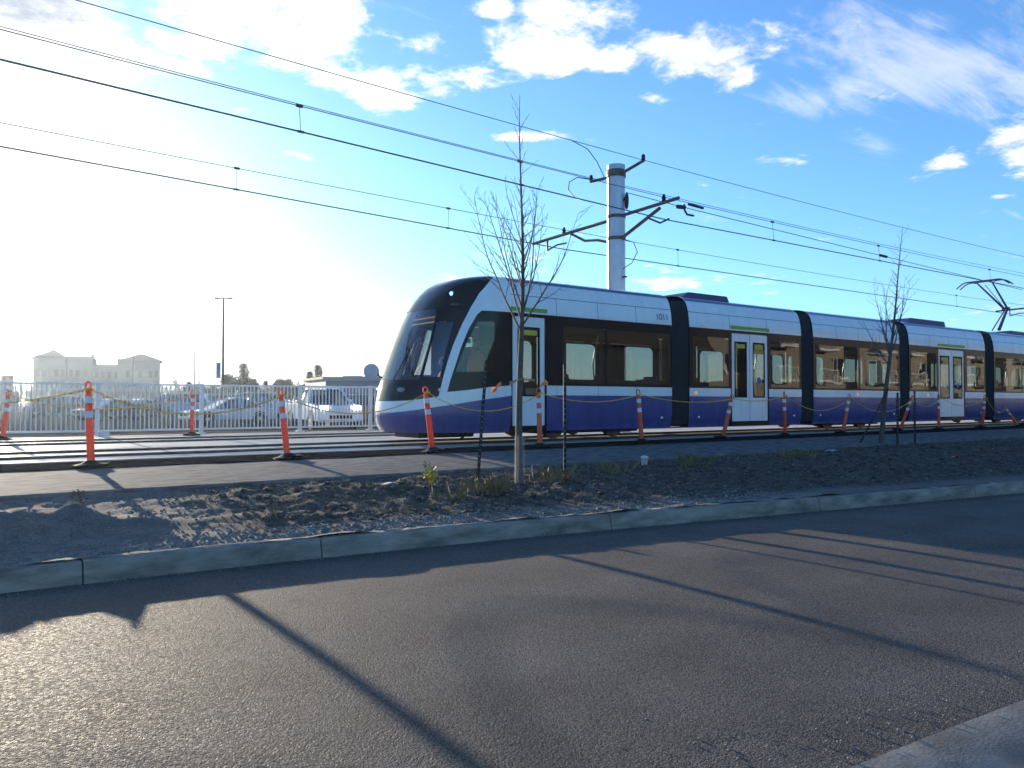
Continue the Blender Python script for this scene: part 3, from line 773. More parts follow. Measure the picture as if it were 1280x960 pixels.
for z in (2.47, 2.58):
    q = MB(); xx = .94 + (z - 2.42) * .4 - .006; q.box(xx, xx + .004, -.5, .5, z - .008, z + .008); q.build('amber_line', mat('amber_line', (.5, .35, .08), .5, emit=(1, .6, .15), estr=.25), sgo)
def nose_pt(th, z, out=0):
    n, Lc, w = nose(z), clen(z), hw(z)
    x, y = n + Lc * (1 - math.cos(th)), w * math.sin(abs(th)) ** .72 * (1 if th > 0 else -1)
    x2, y2 = n + Lc * (1 - math.cos(th + .02)), w * math.sin(abs(th + .02)) ** .72 * (1 if th > 0 else -1)
    t = Vector((x2 - x, y2 - y, 0)).normalized(); nn = Vector((-t.y, t.x, 0))
    if nn.x > 0: nn = -nn
    return Vector((x, y, z)) + nn * out, nn
for s in (-1, 1):
    p, nn = nose_pt(s * .27, 1.04, -.02); q = MB()
    q.lathe([(.12, -.03), (.13, .0), (.115, .025), (.06, .04), (.001, .044)], n=24, sx=.8, sy=.42)
    o = q.build('headlight', mat('headlamp_lens', (.22, .24, .26), .12, coat=1), cab, 40); o.location = p
    o.rotation_euler = nn.to_track_quat('Z', 'Y').to_euler()
    p, nn = nose_pt(s * .80, 1.04, -.005); q = MB(); q.lathe([(.035, 0), (.035, .01), (.001, .018)], n=14)
    o = q.build('marker_lamp', mat('lamp_grey', (.6, .62, .65), .2), cab, 40); o.location = p; o.rotation_euler = nn.to_track_quat('Z', 'Y').to_euler()
    # camera arm in place of a mirror
    p, nn = nose_pt(s * .42, 1.32); q = MB(); q.tube([p, p + Vector((-.05, s * .05, .02)), p + Vector((-.08, s * .08, .08))], [.022, .02, .026], 8); q.build('camera_arm', BLACKP, cab, 40)
x_, z_ = cab_hit(564, 367)
for s in (-1, 1):
    q = MB(); q.lathe([(.045, 0), (.045, .02), (.001, .035)], n=14); o = q.build('blue_lamp', LEDB, cab, 40); o.location = (x_, s * (cab_y(x_, z_) - .003), z_); o.rotation_euler = (R(72) if s < 0 else R(-72), 0, 0)
wp = MB()
def wpt(y, z): 
    n, Lc, w = nose(z), clen(z), hw(z); th = math.asin(min(1, (abs(y) / w)) ** (1 / .72)); return Vector((n + Lc * (1 - math.cos(th)) - .025, y, z))
wp.tube([wpt(-.25, 1.24), wpt(-.38, 1.7), wpt(-.30, 1.95)], .013, 6); wp.tube([wpt(-.62, 1.35), wpt(-.5, 1.7), wpt(-.30, 1.95), wpt(-.18, 2.3)], .012, 6)
wp.build('wiper', DARKM, cab, 40)
k = MB(); k.box(.55, 1.9, -.55, .55, .05, .22); k.build('coupler_housing', DARKM, cab, bevel=.03)
for s in (-1, 1):
    k = MB(); k.tube([(1.35, s * 1.1, .24), (1.30, s * 1.12, .12), (1.20, s * 1.13, .05)], [.035, .03, .025], 8); k.build('sand_pipe', RUBBER, cab, 40)
x_ = lx(617.5)
for s in (-1, 1):
    k = MB(); k.lathe([(.055, 0), (.055, .012), (.03, .022), (.001, .024)], n=16); o = k.build('side_lamp', AMBER, cab, 40); o.rotation_euler = (R(90) if s < 0 else R(-90), 0, 0); o.location = (x_, s * 1.322, 1.05)
# fleet number
def text(body, size, mname, loc, rot, name, parent=None, ext=.003, align='CENTER'):
    c = bpy.data.curves.new(name, 'FONT'); c.body = body; c.size = size; c.extrude = ext; c.align_x = align; c.align_y = 'CENTER'
    o = bpy.data.objects.new(name, c); COL.objects.link(o); dg = bpy.context.evaluated_depsgraph_get()
    me = bpy.data.meshes.new_from_object(o.evaluated_get(dg)); bpy.data.objects.remove(o)
    o = bpy.data.objects.new(name, me); COL.objects.link(o); me.materials.clear(); me.materials.append(mname); o.location = loc; o.rotation_euler = rot
    if parent: o.parent = parent
    return o
NAVY = mat('fleet_number_blue', (.06, .07, .16), .4)
text('1011', .22, NAVY, (lx(828.5), -1.312 - .006, 2.86), (R(90 - 7), 0, 0), 'fleet_number', cab)

# pantograph on the fifth module
pg = empty('pantograph'); pg.parent = tram
X0 = lx(1245) + .25
PZ = ZT + .02
pm = mat('pantograph_violet', (.10, .09, .17), .45, metal=.3)
Yp = TY
def rel(px, py): p = at_y(px, py, Yp); return Vector((p.x - TX, 0, p.z - TZ))
foot, knee, head = rel(1246, 412), rel(1259, 386), rel(1232, 351)
b = MB(); b.box(foot.x - .3, foot.x + 1.3, -.7, .7, PZ, PZ + .12); b.build('base_frame', pm, pg, bevel=.02)
b = MB(); b.tube([foot + Vector((0, -.12, 0)), knee + Vector((0, -.05, 0))], [.07, .05], 10); b.tube([foot + Vector((.12, .2, -.02)), knee + Vector((.05, .05, 0))], .025, 8); b.build('lower_arm', pm, pg, 40)
b = MB()
for s in (-1, 1): b.tube([knee + Vector((0, s * .06, 0)), head + Vector((.05, s * .28, -.06))], [.045, .03], 8)
b.tube([knee + Vector((.04, 0, -.06)), head + Vector((.1, 0, -.15))], .014, 6); b.tube([knee + Vector((0, -.14, 0)), knee + Vector((0, .14, 0))], .075, 10); b.build('upper_arm', pm, pg, 40)
b = MB()
for dx in (-.16, .16):
    b.tube([head + Vector((dx, y, -.22 * (max(0, abs(y) - .62) / .38) ** 1.6)) for y in [-1.0 + i * .1 for i in range(21)]], .026, 8)
for y in (-.5, .5): b.tube([head + Vector((-.16, y, 0)), head + Vector((.0, y * .6, -.07)), head + Vector((.16, y, 0))], .016, 6)
b.build('collector_head', pm, pg, 40)
# ------------------------------------------------------------------ overhead line
def steady(b, tipY, z, Y0, zt):
    pass
PX, PY = 16.23, 17.2
def make_pole(label):
    e = tag(empty('catenary_pole', (PX, PY, SLAB)), label, 'catenary pole', 'galvanised poles holding the overhead wires')
    b = MB(); Hh = 8.33 - SLAB
    b.lathe([(.30, 0), (.30, .03), (.272, .031), (.27, 2), (.262, Hh - .08), (.27, Hh - .08), (.27, Hh), (.02, Hh + .01)], n=28); b.build('mast', STEEL, e, 35)
    b = MB(); b.lathe([(.42, 0), (.42, .03), (.3, .031)], n=24); b.build('base_plate', STEEL, e, 30)
    b = MB()                                             # top cross arm for the feeders
    b.lathe([(.285, Hh - .36), (.29, Hh - .35), (.29, Hh - .16), (.285, Hh - .15)], n=28)
    b.tube([(0, -1.15, Hh - .12), (0, -.26, Hh - .28)], .045, 10); b.tube([(0, .26, Hh - .28), (0, 1.12, Hh - .22)], .045, 10)
    b.build('feeder_arm', RUSTY, e, 40)
    for y, z in ((-1.12, Hh - .12), (1.1, Hh - .2)):
        q = MB(); q.lathe([(.05, 0), (.06, .05), (.045, .06), (.065, .1), (.045, .11), (.055, .15), (.02, .18)], c=(0, y, z + .0), n=14); q.build('insulator', RUBBER, e, 40)
    na = at_y(850, 246, 14.75); ni = at_y(831, 252, 15.3); fa = at_y(668, 304, 21.2); fi = at_y(704, 292, 19.6)
    zin = at_y(778, 268, PY - .27).z - SLAB; zlo = at_y(778, 296, PY - .27).z - SLAB
    b = MB()
    b.tube([(0, -.26, zin), (0, 14.75 - PY, na.z - SLAB)], .048, 10)
    b.tube([(0, -.26, zlo), (0, 15.45 - PY, ni.z - SLAB - .12)], .05, 10)
    b.tube([(.02, -.26, zlo), (.02, -.30, zlo)], .07, 10)
    for z in (zin, zlo): b.lathe([(.272, z - .05), (.28, z - .04), (.28, z + .04), (.272, z + .05)], n=28)
    b.tube([(0, 15.85 - PY, zlo + (ni.z - SLAB - .12 - zlo) * .62), (.06, 15.5 - PY, at_y(815, 277, 15.6).z - SLAB), (.1, 15.2 - PY, at_y(831, 272, 15.2).z - SLAB + .02)], .028, 8)
    b.build('cantilever', RUSTY, e, 40)
    zf = at_y(760, 274, PY + .27).z - SLAB; zc = at_y(760, 302, PY + .27).z - SLAB
    b = MB()
    b.tube([(0, .26, zf), (0, 21.2 - PY, fa.z - SLAB)], .05, 10)
    b.tube([(0, .26, zc), (0, .8, zc + .16), (0, 1.4, zc + .24), (0, 2.1, zf + (fa.z - SLAB - zf) * .53 - .02)], .04, 10)
    y2 = 20.45 - PY; zz = zf + (fa.z - SLAB - zf) * (y2 - .26) / (4 - .26)
    b.tube([(0, y2, zz), (0, y2 + .0, zz - .38)], .03, 8); b.tube([(0, y2, zz - .36), (.05, 20.0 - PY, zz - .24), (.08, 19.58 - PY, zz - .25)], .028, 8)
    b.build('cantilever', RUSTY, e, 40)
    for (y, z) in ((15.3 - PY, na.z - SLAB + (na.z - ni.z) * 0 + .02), (19.6 - PY, zf + (fa.z - SLAB - zf) * .57 + .05)):
        t = (15.3 - PY + .26) / (14.75 - PY + .26) if y < 0 else (y - .26) / (4 - .26)
        z = (zin + (na.z - SLAB - zin) * t if y < 0 else zf + (fa.z - SLAB - zf) * t) + .03
        q = MB(); q.lathe([(.05, 0), (.065, .04), (.045, .06), (.07, .1), (.045, .13), (.03, .2)], c=(0, y, z), n=14); q.build('insulator', RUBBER, e, 40)
    b = MB(); b.tube([(.15, -.24 - .02, Hh - 1.3 + .2 * math.cos(a)) if False else (.27 + .02, -.06 + .0, 0) for a in (0, 1)], .001, 3) if False else None
    ring = [(.10 + .02 * math.sin(a), -.34 + .10 * math.sin(a * 1) * .6, Hh - 1.1 + .21 * math.cos(a)) for a in [i * math.pi / 10 for i in range(21)]]
    b.tube(ring, .035, 8); b.tube([(.05, -.24, Hh - 1.1), (.1, -.34, Hh - .92)], .03, 6); b.build('cable_coil', DARKM, e, 40)
    b = MB(); b.tube([(-.28, 0, Hh - .3), (-.285, 0, 4.2), (-.28, .0, 1)], .012, 6)
    b.tube([(0, -.27, zc + .02), (.1, -.62, zc - .12), (.12, -.75, zc - .42), (.05, -.6, zc - .72), (0, -.3, zc - .85)], .013, 6)
    b.build('down_cable', WIRE, e, 40)
    b = MB(); b.box(-.03, .03, -.42, -.26, at_y(783, 349, PY).z - SLAB - .02, at_y(783, 349, PY).z - SLAB + .02); b.build('step_bracket', DARKM, e)
    return e
pole = make_pole('galvanised tubular catenary pole with cantilever arms rising right behind the front tram section')
p2 = copy_tree(pole); p2.location = (50.2, PY, SLAB)
p2['label'] = 'far catenary pole at the right end, only its arm tips showing beside the pantograph'

def wire(name, label, pts, r=.013, parent=None, sag=0):
    b = MB(); full = []
    for a, c in zip(pts, pts[1:]):
        a, c = Vector(a), Vector(c)
        for i in range(16):
            t = i / 16; p = a.lerp(c, t); p.z -= sag * 4 * t * (1 - t) * ((c - a).length / 34) ** 2; full.append(p)
    full.append(Vector(pts[-1])); b.tube(full, r, 6)
    o = b.build(name, WIRE, parent, 60)
    if label: tag(o, label, 'overhead wire', 'overhead wires above the tram tracks')
    return o, full
def wire3(name, label, lpx, mpx, Ym, Yl, dx=0, sag=.0, r=.0085):
    """from the left edge of view, through the pole arm, on along the track"""
    m = at_y(*mpx, Ym); l = at_y(*lpx, Yl); d = (l - m); l2 = m + d * 1.5
    z2 = m.z
    pts = [l2, m, (m.x + 34, m.y + dx, z2), (m.x + 68, m.y, z2), (m.x + 130, m.y, z2)]
    return wire(name, label, pts, r, None, sag)
w1 = wire3('feeder_wire', 'topmost overhead wire running over the right tip of the pole top', (120, 0), (805, 198), 16.1, 14.2, sag=.12)
w2 = wire3('feeder_wire', 'second overhead wire from the top, meeting the left tip of the pole top', (125, 60), (740, 221), 18.28, 16.6, sag=.12)
nm = wire3('messenger_wire', 'overhead wire resting on the insulator of the right cantilever arm, above the tram', (125, 63), (831, 245), 15.3, 13.6, sag=.10)
nc = wire3('contact_wire', 'near contact wire touching the pantograph, clipped to the right steady arm', (150, 108), (831, 273), 15.25, 13.55, sag=.0, r=.015)
fm = wire3('messenger_wire', 'overhead wire over the insulator on the long left cantilever arm', (5, 150), (704, 286), 19.6, 18.6, sag=.10)
fc = wire3('contact_wire', 'lowest overhead wire, clipped under the left cantilever arm over the far track', (35, 188), (706, 311), 19.58, 18.7, sag=.0, r=.015)
# the splice that ends on a tensioning clamp right of the pole
b = MB(); a = at_y(864, 258, 15.0); c = at_y(1000, 291, 15.1)
s_, _ = wire('anchor_wire', 'thin overhead wire with a dark clamp, branching off right of the pole', [at_y(783, 239, 16.9), at_y(852, 257, 15.1), at_y(1100, 318, 15.2), at_y(1280, 362, 15.25)], .011)
b = MB(); b.tube([at_y(848, 257, 15), at_y(857, 258, 15)], .06, 8); b.tube([at_y(856, 254, 15), at_y(857, 262, 15), at_y(860, 267, 15), at_y(868, 268.5, 15)], .03, 8); b.build('clamp', DARKM, s_, 40)
b = MB(); b.tube([at_y(1102, 318.4, 15.2), at_y(1110, 320.4, 15.2)], .05, 8); b.build('splice', DARKM, s_, 40)
b = MB(); b.tube([at_y(862, 254, 15.3), at_y(880, 259, 15.3)], .04, 8); b.build('splice', DARKM, nm[0], 40)
def on(full, px):
    best = None
    for p, q in zip(full, full[1:]):
        def sx(v): d = v - CAM; return 640 + F * d.dot(RT) / d.dot(AX)
        a, c = p - CAM, q - CAM
        if a.dot(AX) < .5 or c.dot(AX) < .5: continue
        xa, xc = sx(p), sx(q)
        if min(xa, xc) <= px <= max(xa, xc):
            lo, hi = 0, 1
            for _ in range(30):
                t = (lo + hi) / 2; x = sx(p.lerp(q, t))
                if (x < px) == (xa < xc): lo = t
                else: hi = t
            return p.lerp(q, t)
    return None
for (mw, cw, pxs) in ((nm, nc, (372, 650, 1100, 967, 1239)), (fm, fc, (294, 848, 1197, 560))):
    for px in pxs:
        a, c = on(mw[1], px), on(cw[1], px)
        if a and c:
            c = min(cw[1], key=lambda q: abs(q.x - a.x)).copy() if False else c
            # hang straight down from the messenger
            q = min(zip(cw[1], cw[1][1:]), key=lambda s: abs((s[0].x + s[1].x) / 2 - a.x)); t = (a.x - q[0].x) / max(1e-6, (q[1].x - q[0].x)); c = q[0].lerp(q[1], t)
            b = MB(); b.tube([a, c], .006, 5); b.tube([a - Vector((.06, 0, 0)), a + Vector((.06, 0, 0))], .03, 6); b.tube([c - Vector((.06, 0, 0)), c + Vector((.06, 0, 0))], .025, 6); b.build('dropper', WIRE, mw[0], 60)
# slack jumpers beside the pole
b = MB(); b.tube([on(w1[1], 715), at_y(735, 184, 16.3), at_y(747, 200, 16.8), at_y(757, 222, 17.0)], .012, 6); b.build('jumper', WIRE, w1[0], 60)
b = MB(); b.tube([at_y(740, 223, 18.2), at_y(722, 220, 17.4), at_y(712, 226, 16.6), at_y(711, 236, 16.0), at_y(720, 247, 15.6), on(nc[1], 733)], .014, 6); b.build('jumper', WIRE, w2[0], 60)

# ------------------------------------------------------------------ young street trees
BARK = mat('young_bark', (.11, .085, .068), .85, var=.3, scale=20, bump=.004, bscale=60)
TWIG = mat('twig_bark', (.12, .085, .065), .8, var=.25)
GUARD = None
def guard_mat():
    m = bpy.data.materials.new('guard_mesh'); m.use_nodes = True; nt = m.node_tree; N = nt.nodes; L = nt.links; N.clear()
    o = N.new('ShaderNodeOutputMaterial'); d = N.new('ShaderNodeBsdfTranslucent'); d.inputs[0].default_value = (.55, .55, .55, 1); d2 = N.new('ShaderNodeBsdfDiffuse'); d2.inputs[0].default_value = (.5, .5, .5, 1)
    t = N.new('ShaderNodeBsdfTransparent'); a = N.new('ShaderNodeMixShader'); a.inputs[0].default_value = .5; b = N.new('ShaderNodeMixShader')
    tc = N.new('ShaderNodeTexCoord'); v = N.new('ShaderNodeTexVoronoi'); v.feature = 'DISTANCE_TO_EDGE'; v.inputs['Scale'].default_value = 70; L.new(tc.outputs['Object'], v.inputs['Vector'])
    r = N.new('ShaderNodeMapRange'); r.inputs[1].default_value = .08; r.inputs[2].default_value = .16; r.inputs[3].default_value = .05; r.inputs[4].default_value = .30; L.new(v.outputs['Distance'], r.inputs[0])
    L.new(d.outputs[0], a.inputs[1]); L.new(d2.outputs[0], a.inputs[2]); L.new(r.outputs[0], b.inputs[0]); L.new(t.outputs[0], b.inputs[1]); L.new(a.outputs[0], b.inputs[2]); L.new(b.outputs[0], o.inputs[0]); return m
def twig(b, p, d, ln, r, rng, lev, tip=.0022):
    n = max(3, int(ln / .12)); pts = [p]; rad = [r]; q = Vector(p); dd = Vector(d).normalized(); kids = []
    for i in range(n):
        dd = (dd + Vector((rng.uniform(-.09, .09), rng.uniform(-.09, .09), .055 + rng.uniform(-.03, .03)))).normalized()
        q = q + dd * (ln / n); pts.append(q.copy()); rad.append(max(tip, r * (1 - .85 * (i + 1) / n)))
        kids.append((q.copy(), dd.copy(), rad[-1], (i + 1) / n))
    b.tube(pts, rad, 5 if lev else 6, cap=False)
    if lev > 0:
        for kp, kd, kr, t in kids:
            if t < .15 or rng.random() < .08: continue
            sd = kd.cross(Vector((rng.uniform(-1, 1), rng.uniform(-1, 1), rng.uniform(-.3, .3)))).normalized()
            twig(b, kp, kd * .8 + sd * rng.uniform(.4, .8), ln * rng.uniform(.13, .32) * (1.2 - t * .7), max(.003, kr * .6), rng, lev - 1)
def bare_tree(base, top, r0, fork, limbs, seed, label, strap=None):
    rng = random.Random(seed)
    e = tag(empty('young_tree', base), label, 'tree', 'bare young street trees tied to stakes')
    H = top[2] - base[2]; lean = Vector(top) - Vector(base)
    pts, rad = [], []
    n = 26
    for i in range(n + 1):
        t = i / n; wob = .035 * math.sin(t * 6 + seed) * t
        pts.append(Vector((lean.x * t + wob, lean.y * t + .02 * math.sin(t * 9), H * t - .08 * (i == 0))))
        rad.append(r0 * (1.15 if i == 0 else 1) * (1 - .35 * min(1, t / fork)) if t < fork else max(.003, r0 * .5 * (1 - (t - fork) / (1 - fork)) ** 1.1 + .003))
    b = MB(); b.tube(pts, rad, 10); b.build('trunk', BARK, e, 60)
    c = MB()
    def along(t): i = min(n - 1, int(t * n)); return pts[i].lerp(pts[i + 1], t * n - i), rad[i]
    for t, ang, tilt, ln in limbs:            # scaffold limbs, angle round the stem as seen from above
        p, r = along(t)
        d = Vector((math.cos(ang) * math.sin(tilt), math.sin(ang) * math.sin(tilt), math.cos(tilt)))
        twig(c, p, d, ln, max(.006, r * .42), rng, 2)
    for i in range(40):                         # short shoots up the leader
        t = fork + .1 + (.97 - fork - .1) * i / 40; p, r = along(t); a = rng.uniform(0, 6.28); tl = R(rng.uniform(28, 55))
        twig(c, p, Vector((math.cos(a) * math.sin(tl), math.sin(a) * math.sin(tl), math.cos(tl))), rng.uniform(.18, .55) * (1.15 - t * .65), max(.003, r * .4), rng, 1)
    c.build('crown', TWIG, e, 60)
    if seed == 9: return e
    g = MB(); g.lathe([(.075, -.05), (.07, .25), (.068, .62)], n=14); g.f = [f for f in g.f if len(f) == 4]; g.mi = [0] * len(g.f); g.build('trunk_guard', MATS.get('guard') or MATS.setdefault('guard', guard_mat()), e, 40, fix=False)
    return e
RA = math.atan2(RT.y, RT.x)                      # angle of picture-right, seen from above
tb = Vector((6.36, 8.62, 0)); tb.z = soil_z(tb.x, tb.y)
dep = (tb - CAM).dot(AX)
tt = at_d(653, 116, dep)
bare_tree(tb, tt, .052, .40, [(.385, RA + math.pi, R(30), 2.0), (.40, RA + .15, R(32), 1.75), (.44, RA + math.pi + .5, R(20), 1.5), (.43, RA - .8, R(20), 1.3), (.50, RA + 2.4, R(24), 1.1), (.53, RA + .5, R(24), 1.05), (.58, RA + 3.6, R(26), .9), (.41, RA + 3.5, R(17), 1.9), (.42, RA - .3, R(15), 1.7), (.47, RA + 1.6, R(16), 1.4), (.49, RA + 3.0, R(20), 1.3), (.56, RA - .2, R(22), 1.0), (.61, RA + 2.9, R(22), .9)], 5,
          'taller nearer bare young tree between two dark stakes in front of the tram door')
p = at_d(1101, 560, 19.2); z = soil_z(p.x, p.y); tb2 = Vector((p.x, p.y, z)); dep2 = 19.2
tt2 = at_d(1131, 280, dep2)
bare_tree(tb2, tt2, .062, .42, [(.40, RA + math.pi, R(22), 1.9), (.41, RA + .1, R(28), 1.8), (.43, RA + 2.6, R(18), 1.7), (.45, RA - .6, R(16), 1.6), (.36, RA + math.pi - .3, R(38), 1.2), (.40, RA + 1.2, R(26), 1.3), (.5, RA + 2, R(20), 1.2)], 9,
          'smaller bare young tree farther right, in front of the third and fourth tram sections')
STK = mat('stake_steel', (.018, .022, .02), .55, metal=.3, var=.3)
def stake(bx, by, tx, ty, depth, label, holes=True):
    a, c = at_d(bx, by, depth), at_d(tx, ty, depth); a.z = min(a.z, soil_z(a.x, a.y)) - .05 if a.y < 10 else a.z - .05
    e = tag(empty('metal_stake', a), label, 'stake', 'dark steel tree stakes')
    b = MB(); d = c - a
    b.bar((0, 0, 0), d, .034, .006, up=Vector((AX.x, AX.y, .01))); 
    u = RT * .017
    b.bar(u, d + u, .006, .026, up=Vector((AX.x, AX.y, .01))); b.bar(-u, d - u, .006, .026, up=Vector((AX.x, AX.y, .01)))
    b.build('post', STK, e)
    h = MB(); n = int(d.length / .075)  # pale discs painted on as daylight showing through the holes
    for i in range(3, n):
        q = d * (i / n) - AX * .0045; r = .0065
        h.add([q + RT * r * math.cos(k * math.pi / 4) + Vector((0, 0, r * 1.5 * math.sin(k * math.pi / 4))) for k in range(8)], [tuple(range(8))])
    h.build('hole_light_discs', mat('hole_light', (.35, .37, .4), .6), e)
    return e
stake(597, 592, 608, 450, 10.7, 'leaning dark punched steel stake just left of the nearer bare tree')
stake(706, 588, 706, 456, 11.0, 'upright dark steel stake just right of the nearer bare tree')
stake(1121, 556, 1122, 491, 18.8, 'short dark stake standing just right of the farther bare tree')
stake(1143, 555, 1143, 489, 19.4, 'second dark stake to the right of the farther bare tree')
stake(1072, 556, 1110, 486, 19.0, 'dark stake leaning strongly right, beside the farther bare tree')
# ties from stake to trunk
b = MB(); a = at_d(605, 487, 10.7); m_ = at_d(652, 474, dep - .04); c = at_d(679, 480, 10.9)
for q in (0, .012): b.tube([at_d(637, 478 + q * 300, dep), at_d(646, 475, dep - .07), at_d(656, 474, dep - .07), at_d(668, 475 + q * 100, dep)], .009, 6)
tag(b.build('tree_tie', mat('tie_tan', (.35, .27, .2), .8), None, 40), 'tan cord tied round the trunk of the nearer bare tree', 'cord')
def ribbon(pts, label):
    b = MB(); pts = [Vector(p) for p in pts]; w = Vector((0, 0, .022)); rows = [[p - w + RT * .01 * (i % 2), p + w] for i, p in enumerate(pts)]; b.grid(rows); o = b.build('flagging_tape', RIBBON, fix=False)
    s = o.modifiers.new('thick', 'SOLIDIFY'); s.thickness = .003
    tag(o, label, 'tape')
ribbon([at_d(616, 489, 10.6), at_d(619, 487, 10.55), at_d(622, 482, 10.6), at_d(626, 479, 10.65)], 'strip of orange tape fluttering left of the nearer tree trunk')
ribbon([at_d(676, 482, 10.9), at_d(680, 479, 10.85), at_d(685, 480, 10.9), at_d(681, 476, 10.9)], 'orange tape knot on the right of the nearer tree trunk')

# ------------------------------------------------------------------ delineator posts and rope
def make_delineator():
    e = empty('delineator_post')
    b = MB(); b.lathe([(.05, .07), (.052, .10), (.050, .5), (.047, .86), (.034, .93), (.03, .95)], n=18, sx=1, sy=.85); b.build('post', ORANGE, e, 40)
    for z0, z1 in ((.78, .86), (.60, .68)):
        k = MB(); k.lathe([(.0505, z0), (.0505, z1)], n=18, sx=1.0, sy=.86); k.f = k.f[:-2]; k.mi = k.mi[:-2]; k.build('reflective_band', REFLW, e, 40, fix=False)
    h = MB(); pts = [(.036 * math.cos(a) * 1.15, 0, .955 + .055 * math.sin(a) + .03) for a in [i * 2 * math.pi / 18 for i in range(19)]]; h.tube(pts, .0125, 8); h.tube([(-.03, 0, .93), (.03, 0, .93)], .022, 8); h.build('handle', ORANGE, e, 40)
    b = MB(); b.lathe([(.225, 0), (.23, .012), (.225, .03), (.13, .045), (.07, .075), (.055, .08)], n=8); b.build('base', RUBBER, e, 30)
    return e
DEL = []   # base px, top px, Y
for bx, tx, ty, Y, lab in (
    (115, 110, 476, 12.30, 'nearest and largest orange delineator post, left of the photo, with rope tied at its loop'),
    (360, 350, 486, 12.30, 'orange delineator leaning left beside the white pickup behind the railing'),
    (541, 531, 481, 12.35, 'orange delineator leaning left in front of the tram nose'),
    (675, 673, 478, 12.45, 'orange delineator in front of the first tram door, behind the nearer tree'),
    (802, 797, 481, 12.55, 'orange delineator in front of the first tram section near the bellows'),
    (903, 916, 492, 12.7, 'orange delineator tilting right by the double door of the second section'),
    (981, 980, 489, 12.75, 'upright orange delineator on a broad black base under the second tram section'),
    (1053, 1062, 492, 12.8, 'orange delineator tilting right in front of the third tram section'),
    (1124, 1142, 490, 12.85, 'most strongly tilted orange delineator, by the farther bare tree'),
    (1173, 1173, 489, 12.9, 'upright orange delineator beside the doors of the fourth tram section'),
    (1227, 1231, 494, 12.95, 'orange delineator at the end of the fourth tram section'),
    (1273, 1257, 511, 13.0, 'low orange delineator falling left at the right edge of the photo'),
    (4, 11, 488, 21.75, 'distant orange delineator leaning at the left edge before the railing'),
    (240, 241, 488, 21.75, 'distant upright orange delineator standing before the white railing')):
    DEL.append((bx, tx, ty, Y, lab))
ORANGES = [ORANGE] + [mat('delineator_orange_worn', c, .5, var=v, scale=s, detail=9) for c, v, s in ()]
for q, (c, v, s) in enumerate((((.90, .17, .08), .22, 7), ((.84, .11, .05), .25, 11), ((.92, .20, .10), .2, 5))):
    m_ = mat('worn_orange' + 'abc'[q], c, .55, var=v, scale=s, detail=9); _backlit(m_, c, .26); ORANGES.append(m_)
proto = make_delineator(); TOPS = []
for i, (bx, tx, ty, Y, lab) in enumerate(DEL):
    o = proto if i == 0 else copy_tree(proto)
    x = x_at(bx, Y); z = .468 if Y < 15 else SLAB + .004
    o.location = (x, Y, z); dpt = (Vector((x, Y, z)) - CAM).dot(AX)
    h = (HOR - ty) / F * dpt + CAM.z - z; dxx = (tx - bx) / F * dpt
    tilt = math.atan2(dxx, h)
    q = Matrix.Rotation(tilt, 4, AX) if True else None   # tilt in the plane facing the viewer
    k = max(.9, min(1.12, h / 1.04))
    o.rotation_euler = q.to_euler(); o.scale = (1, 1, k)
    o.rotation_euler.rotate_axis('Z', random.uniform(-.5, .5))
    for ch in o.children:
        if ch.name.split('.')[0] in ('post', 'handle'):
            ch.material_slots[0].link = 'OBJECT'; ch.material_slots[0].material = ORANGES[i % 4]
    TOPS.append(Vector((x, Y, z)) + q @ Vector((0, 0, .95 * k)))
    tag(o, lab, 'delineator post', 'orange delineator posts along the tracks')
def rope(a, c, sag, label, r=.008):
    pts = []
    for i in range(25):
        t = i / 24; p = a.lerp(c, t); p.z -= sag * 4 * t * (1 - t); p = p + Vector((0, -.06, 0)) ; pts.append(p)
    b = MB(); rad = [r * (1 + .25 * (i % 2)) for i in range(25)]; b.tube(pts, rad, 7)
    b.tube([a + Vector((-.05, -.06, 0)), a + Vector((0, -.075, .015)), a + Vector((.05, -.06, 0))], r * 1.5, 6)
    tag(b.build('yellow_rope', ROPE, None, 60), label, 'rope', 'yellow ropes slung between the delineators')
T = TOPS
left0 = Vector((-1.4, 12.3, T[0].z + .0))
rope(left0, T[0], .22, 'yellow rope rising from the left edge to the nearest delineator', .0085)
rope(T[0], T[1], .32, 'yellow rope hanging between the two leftmost near delineators, before the railing', .0085)
rope(T[1], T[2], .33, 'yellow rope sagging towards the tram nose')
rope(T[2], T[3], .34, 'yellow rope sagging in front of the violet cab side')
rope(T[3], T[4], .17, 'slack yellow rope across the first tram section')
rope(T[4], T[5], .13, 'yellow rope crossing the dark bellows behind the first section')
rope(T[5], T[6], .10, 'yellow rope across the double door of the second section')
rope(T[6], T[7], .38, 'yellow rope hanging deep before the second bellows')
rope(T[7], T[8], .40, 'yellow rope drooping behind the farther bare tree trunk')
rope(T[8], T[9], .28, 'short yellow rope rising towards the fourth section doors')
rope(T[9], T[10], .28, 'yellow rope across the doors of the fourth tram section')
rope(T[10], T[11], .32, 'last yellow rope, dropping away at the right edge')
rope(T[12], T[13], .35, 'distant yellow rope slung before the white railing', .012)

